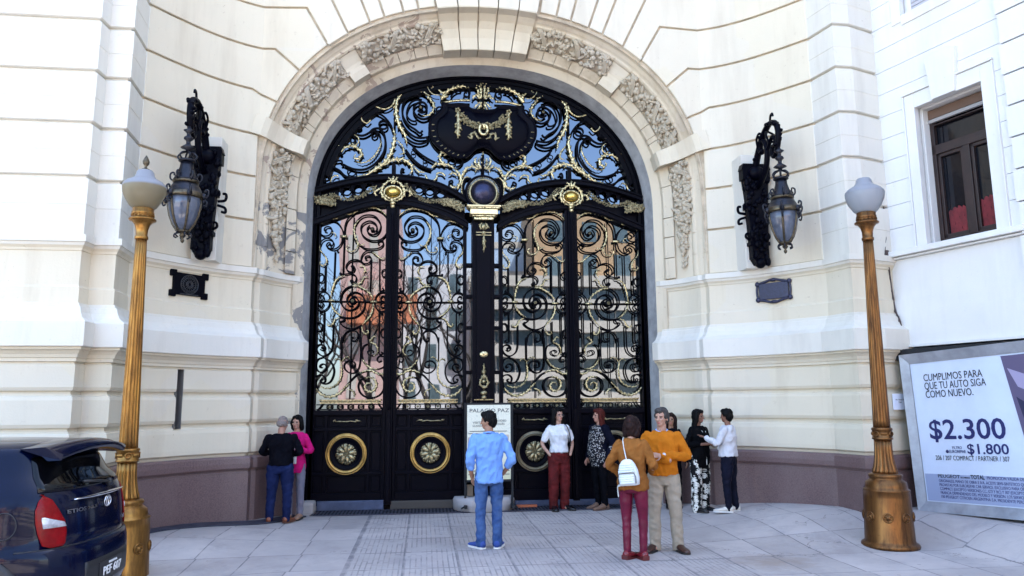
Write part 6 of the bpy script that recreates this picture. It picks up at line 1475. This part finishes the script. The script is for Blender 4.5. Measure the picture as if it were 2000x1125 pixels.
# ================================================================ ACROSS THE STREET (seen only as reflections in the glass)
rd_ = MB(); rd_.add([(-90, -34, .012), (90, -34, .012), (90, -14, .012), (-90, -14, .012)], [(0, 1, 2, 3)]); struct(rd_.build('road', mat('asphalt', (.06, .06, .065), .85, 0, .2, 3)))
M_CONC = mat('cream_concrete', (.52, .46, .38), .8, 0, .1, 2); M_TEAL = mat('office_glass', (.10, .14, .15), .08, 0, .2, 3); M_PINK = mat('salmon_render', (.58, .37, .31), .85, 0, .1, 1); M_ORNG = mat('ochre_render', (.45, .29, .16), .85, 0, .1, 1); M_AWN = mat('orange_canvas', (.66, .22, .10), .8, 0, .2, 2)
OB = thing('office_building', 'curved modern office block with cream bands and dark glazing across the street', 'building', (15.5, -44, 0))
sb, gb = MB(), MB()
def bow(x): return -.9*sin(x*.16)
for k in range(6):
    z = .8+1.78*k
    for mb, z0, z1, y in ((gb, z, z+.98, 0), (sb, z+.98, z+1.78, .5)):
        mb.grid([[(x, bow(x)+y, zz) for x in [-13+i*.8 for i in range(46)]] for zz in (z0, z1)]); mb.grid([[(x, bow(x)+y, z0) for x in [-13+i*.8 for i in range(46)]], [(x, bow(x)-3, z0) for x in [-13+i*.8 for i in range(46)]]])
for k in range(26):
    x = -12.6+k*1.4; gb.box((x, bow(x)+.05, 6), (.08, .1, 10.8), 1)
sb.box((5, -4, 6), (36, 5, 11.7)); sb.build('spandrel', M_CONC, OB); gb.build('glazing', [M_TEAL, M_CONC], OB)
OC = thing('ochre_building', 'ochre rendered building with windows beside the office block', 'building', (19, -52, 0))
m = MB(); m.box((0, 0, 9.5), (22, 8, 19)); m.build('wall', M_ORNG, OC); m = MB()
for i in range(7):
    for k in range(5): m.box((-9+3*i, 4.0, 3+3.4*k), (1.3, .1, 2.0))
m.build('window', M_TEAL, OC)
PB = thing('salmon_building', 'salmon pink rendered building with white window frames across the street', 'building', (-5.2, -45, 0))
m = MB(); m.box((.2, 0, 8.2), (4.2, 8, 16.4)); m.build('wall', M_PINK, PB); m = MB()
for i in range(3):
    for k in range(4): m.box((-1.0+1.3*i, 4.02, 3+3.4*k), (.6, .1, 1.9))
m.build('window', M_CONC, PB)
m = MB(); m.box((1.2, 4.7, 8.5), (5.0, 1.2, 2.1)); m.build('awning', M_AWN, PB)
GB = thing('grey_building', 'pale grey low building at the end of the row', 'building', (-22, -44, 0)); m = MB(); m.box((0, 0, 3.6), (22, 8, 7.2)); m.build('wall', mat('pale_grey_render', (.55, .53, .52), .85), GB); m = MB()
for i in range(8): m.box((-9+2.6*i, 4.02, 4), (1.2, .1, 2))
m.build('window', M_TEAL, GB)
WB = thing('white_block', 'white rendered block with rows of windows behind the bare trees across the street', 'building', (.6, -50, 0)); m = MB(); m.box((0, 0, 6.6), (7.4, 8, 13.2)); m.build('wall', mat('white_render', (.62, .61, .60), .85), WB); m = MB()
for i in range(4):
    for k in range(4): m.box((-2.7+1.8*i, 4.02, 2.6+2.9*k), (.9, .1, 1.7))
m.build('window', M_TEAL, WB)
PG = thing('glass_block', 'pale blue glazed block rising behind the office building', 'building', (8.2, -58, 0)); m = MB(); m.box((0, 0, 9), (8, 8, 18)); m.build('wall', mat('pale_blue_panel', (.40, .50, .62), .3), PG); m = MB()
for k in range(6): m.box((0, 4.02, 2+2.9*k), (7.8, .1, .5))
m.build('floor_band', M_CONC, PG)
M_BARK = mat('grey_bark', (.055, .042, .035), .9, 0, .3, 6)
def bare_tree(x, y, h, seed, lab):
    t = thing('bare_tree', lab, 'tree', (x, y, 0), 0, 'bare trees along the street'); rnd = random.Random(seed); m = MB(); tr = MB()
    def grow(p, d, L, r, lev, mb):
        q = p; P = [p]
        for _ in range(3): d = (d+Vector((rnd.uniform(-.22, .22), rnd.uniform(-.22, .22), rnd.uniform(-.05, .16)))).normalized(); q = q+d*L/3; P.append(q)
        mb.tube(P, [r, r*.88, r*.78, r*.66], 5 if lev < 3 else 3)
        if lev < 6:
            for j in range(2 if lev > 1 else 3):
                a = rnd.random()*6.3; s = Vector((cos(a), sin(a), rnd.uniform(-.1, .5))); grow(P[-1 if j < 2 else 2], (d+s*rnd.uniform(.5, .9)).normalized(), L*rnd.uniform(.66, .82), r*.62, lev+1, m)
    grow(Vector((0, 0, 0)), Vector((0, 0, 1)), h*.30, h*.017, 0, tr); tr.build('trunk', M_BARK, t); m.build('crown', M_BARK, t)
bare_tree(-.8, -22, 10, 3, 'bare winter tree on the far pavement, nearest the gate axis'); bare_tree(-3.4, -20.5, 8.5, 29, 'bare winter tree on the near kerb before the orange awning'); bare_tree(-1.9, -17.5, 7.5, 41, 'bare winter tree on the near kerb straight across from the second gate leaf'); bare_tree(.9, -19.5, 8, 17, 'bare winter tree on the near kerb across from the gate'); bare_tree(-6.5, -24, 9, 8, 'bare winter tree on the far pavement, before the salmon building')
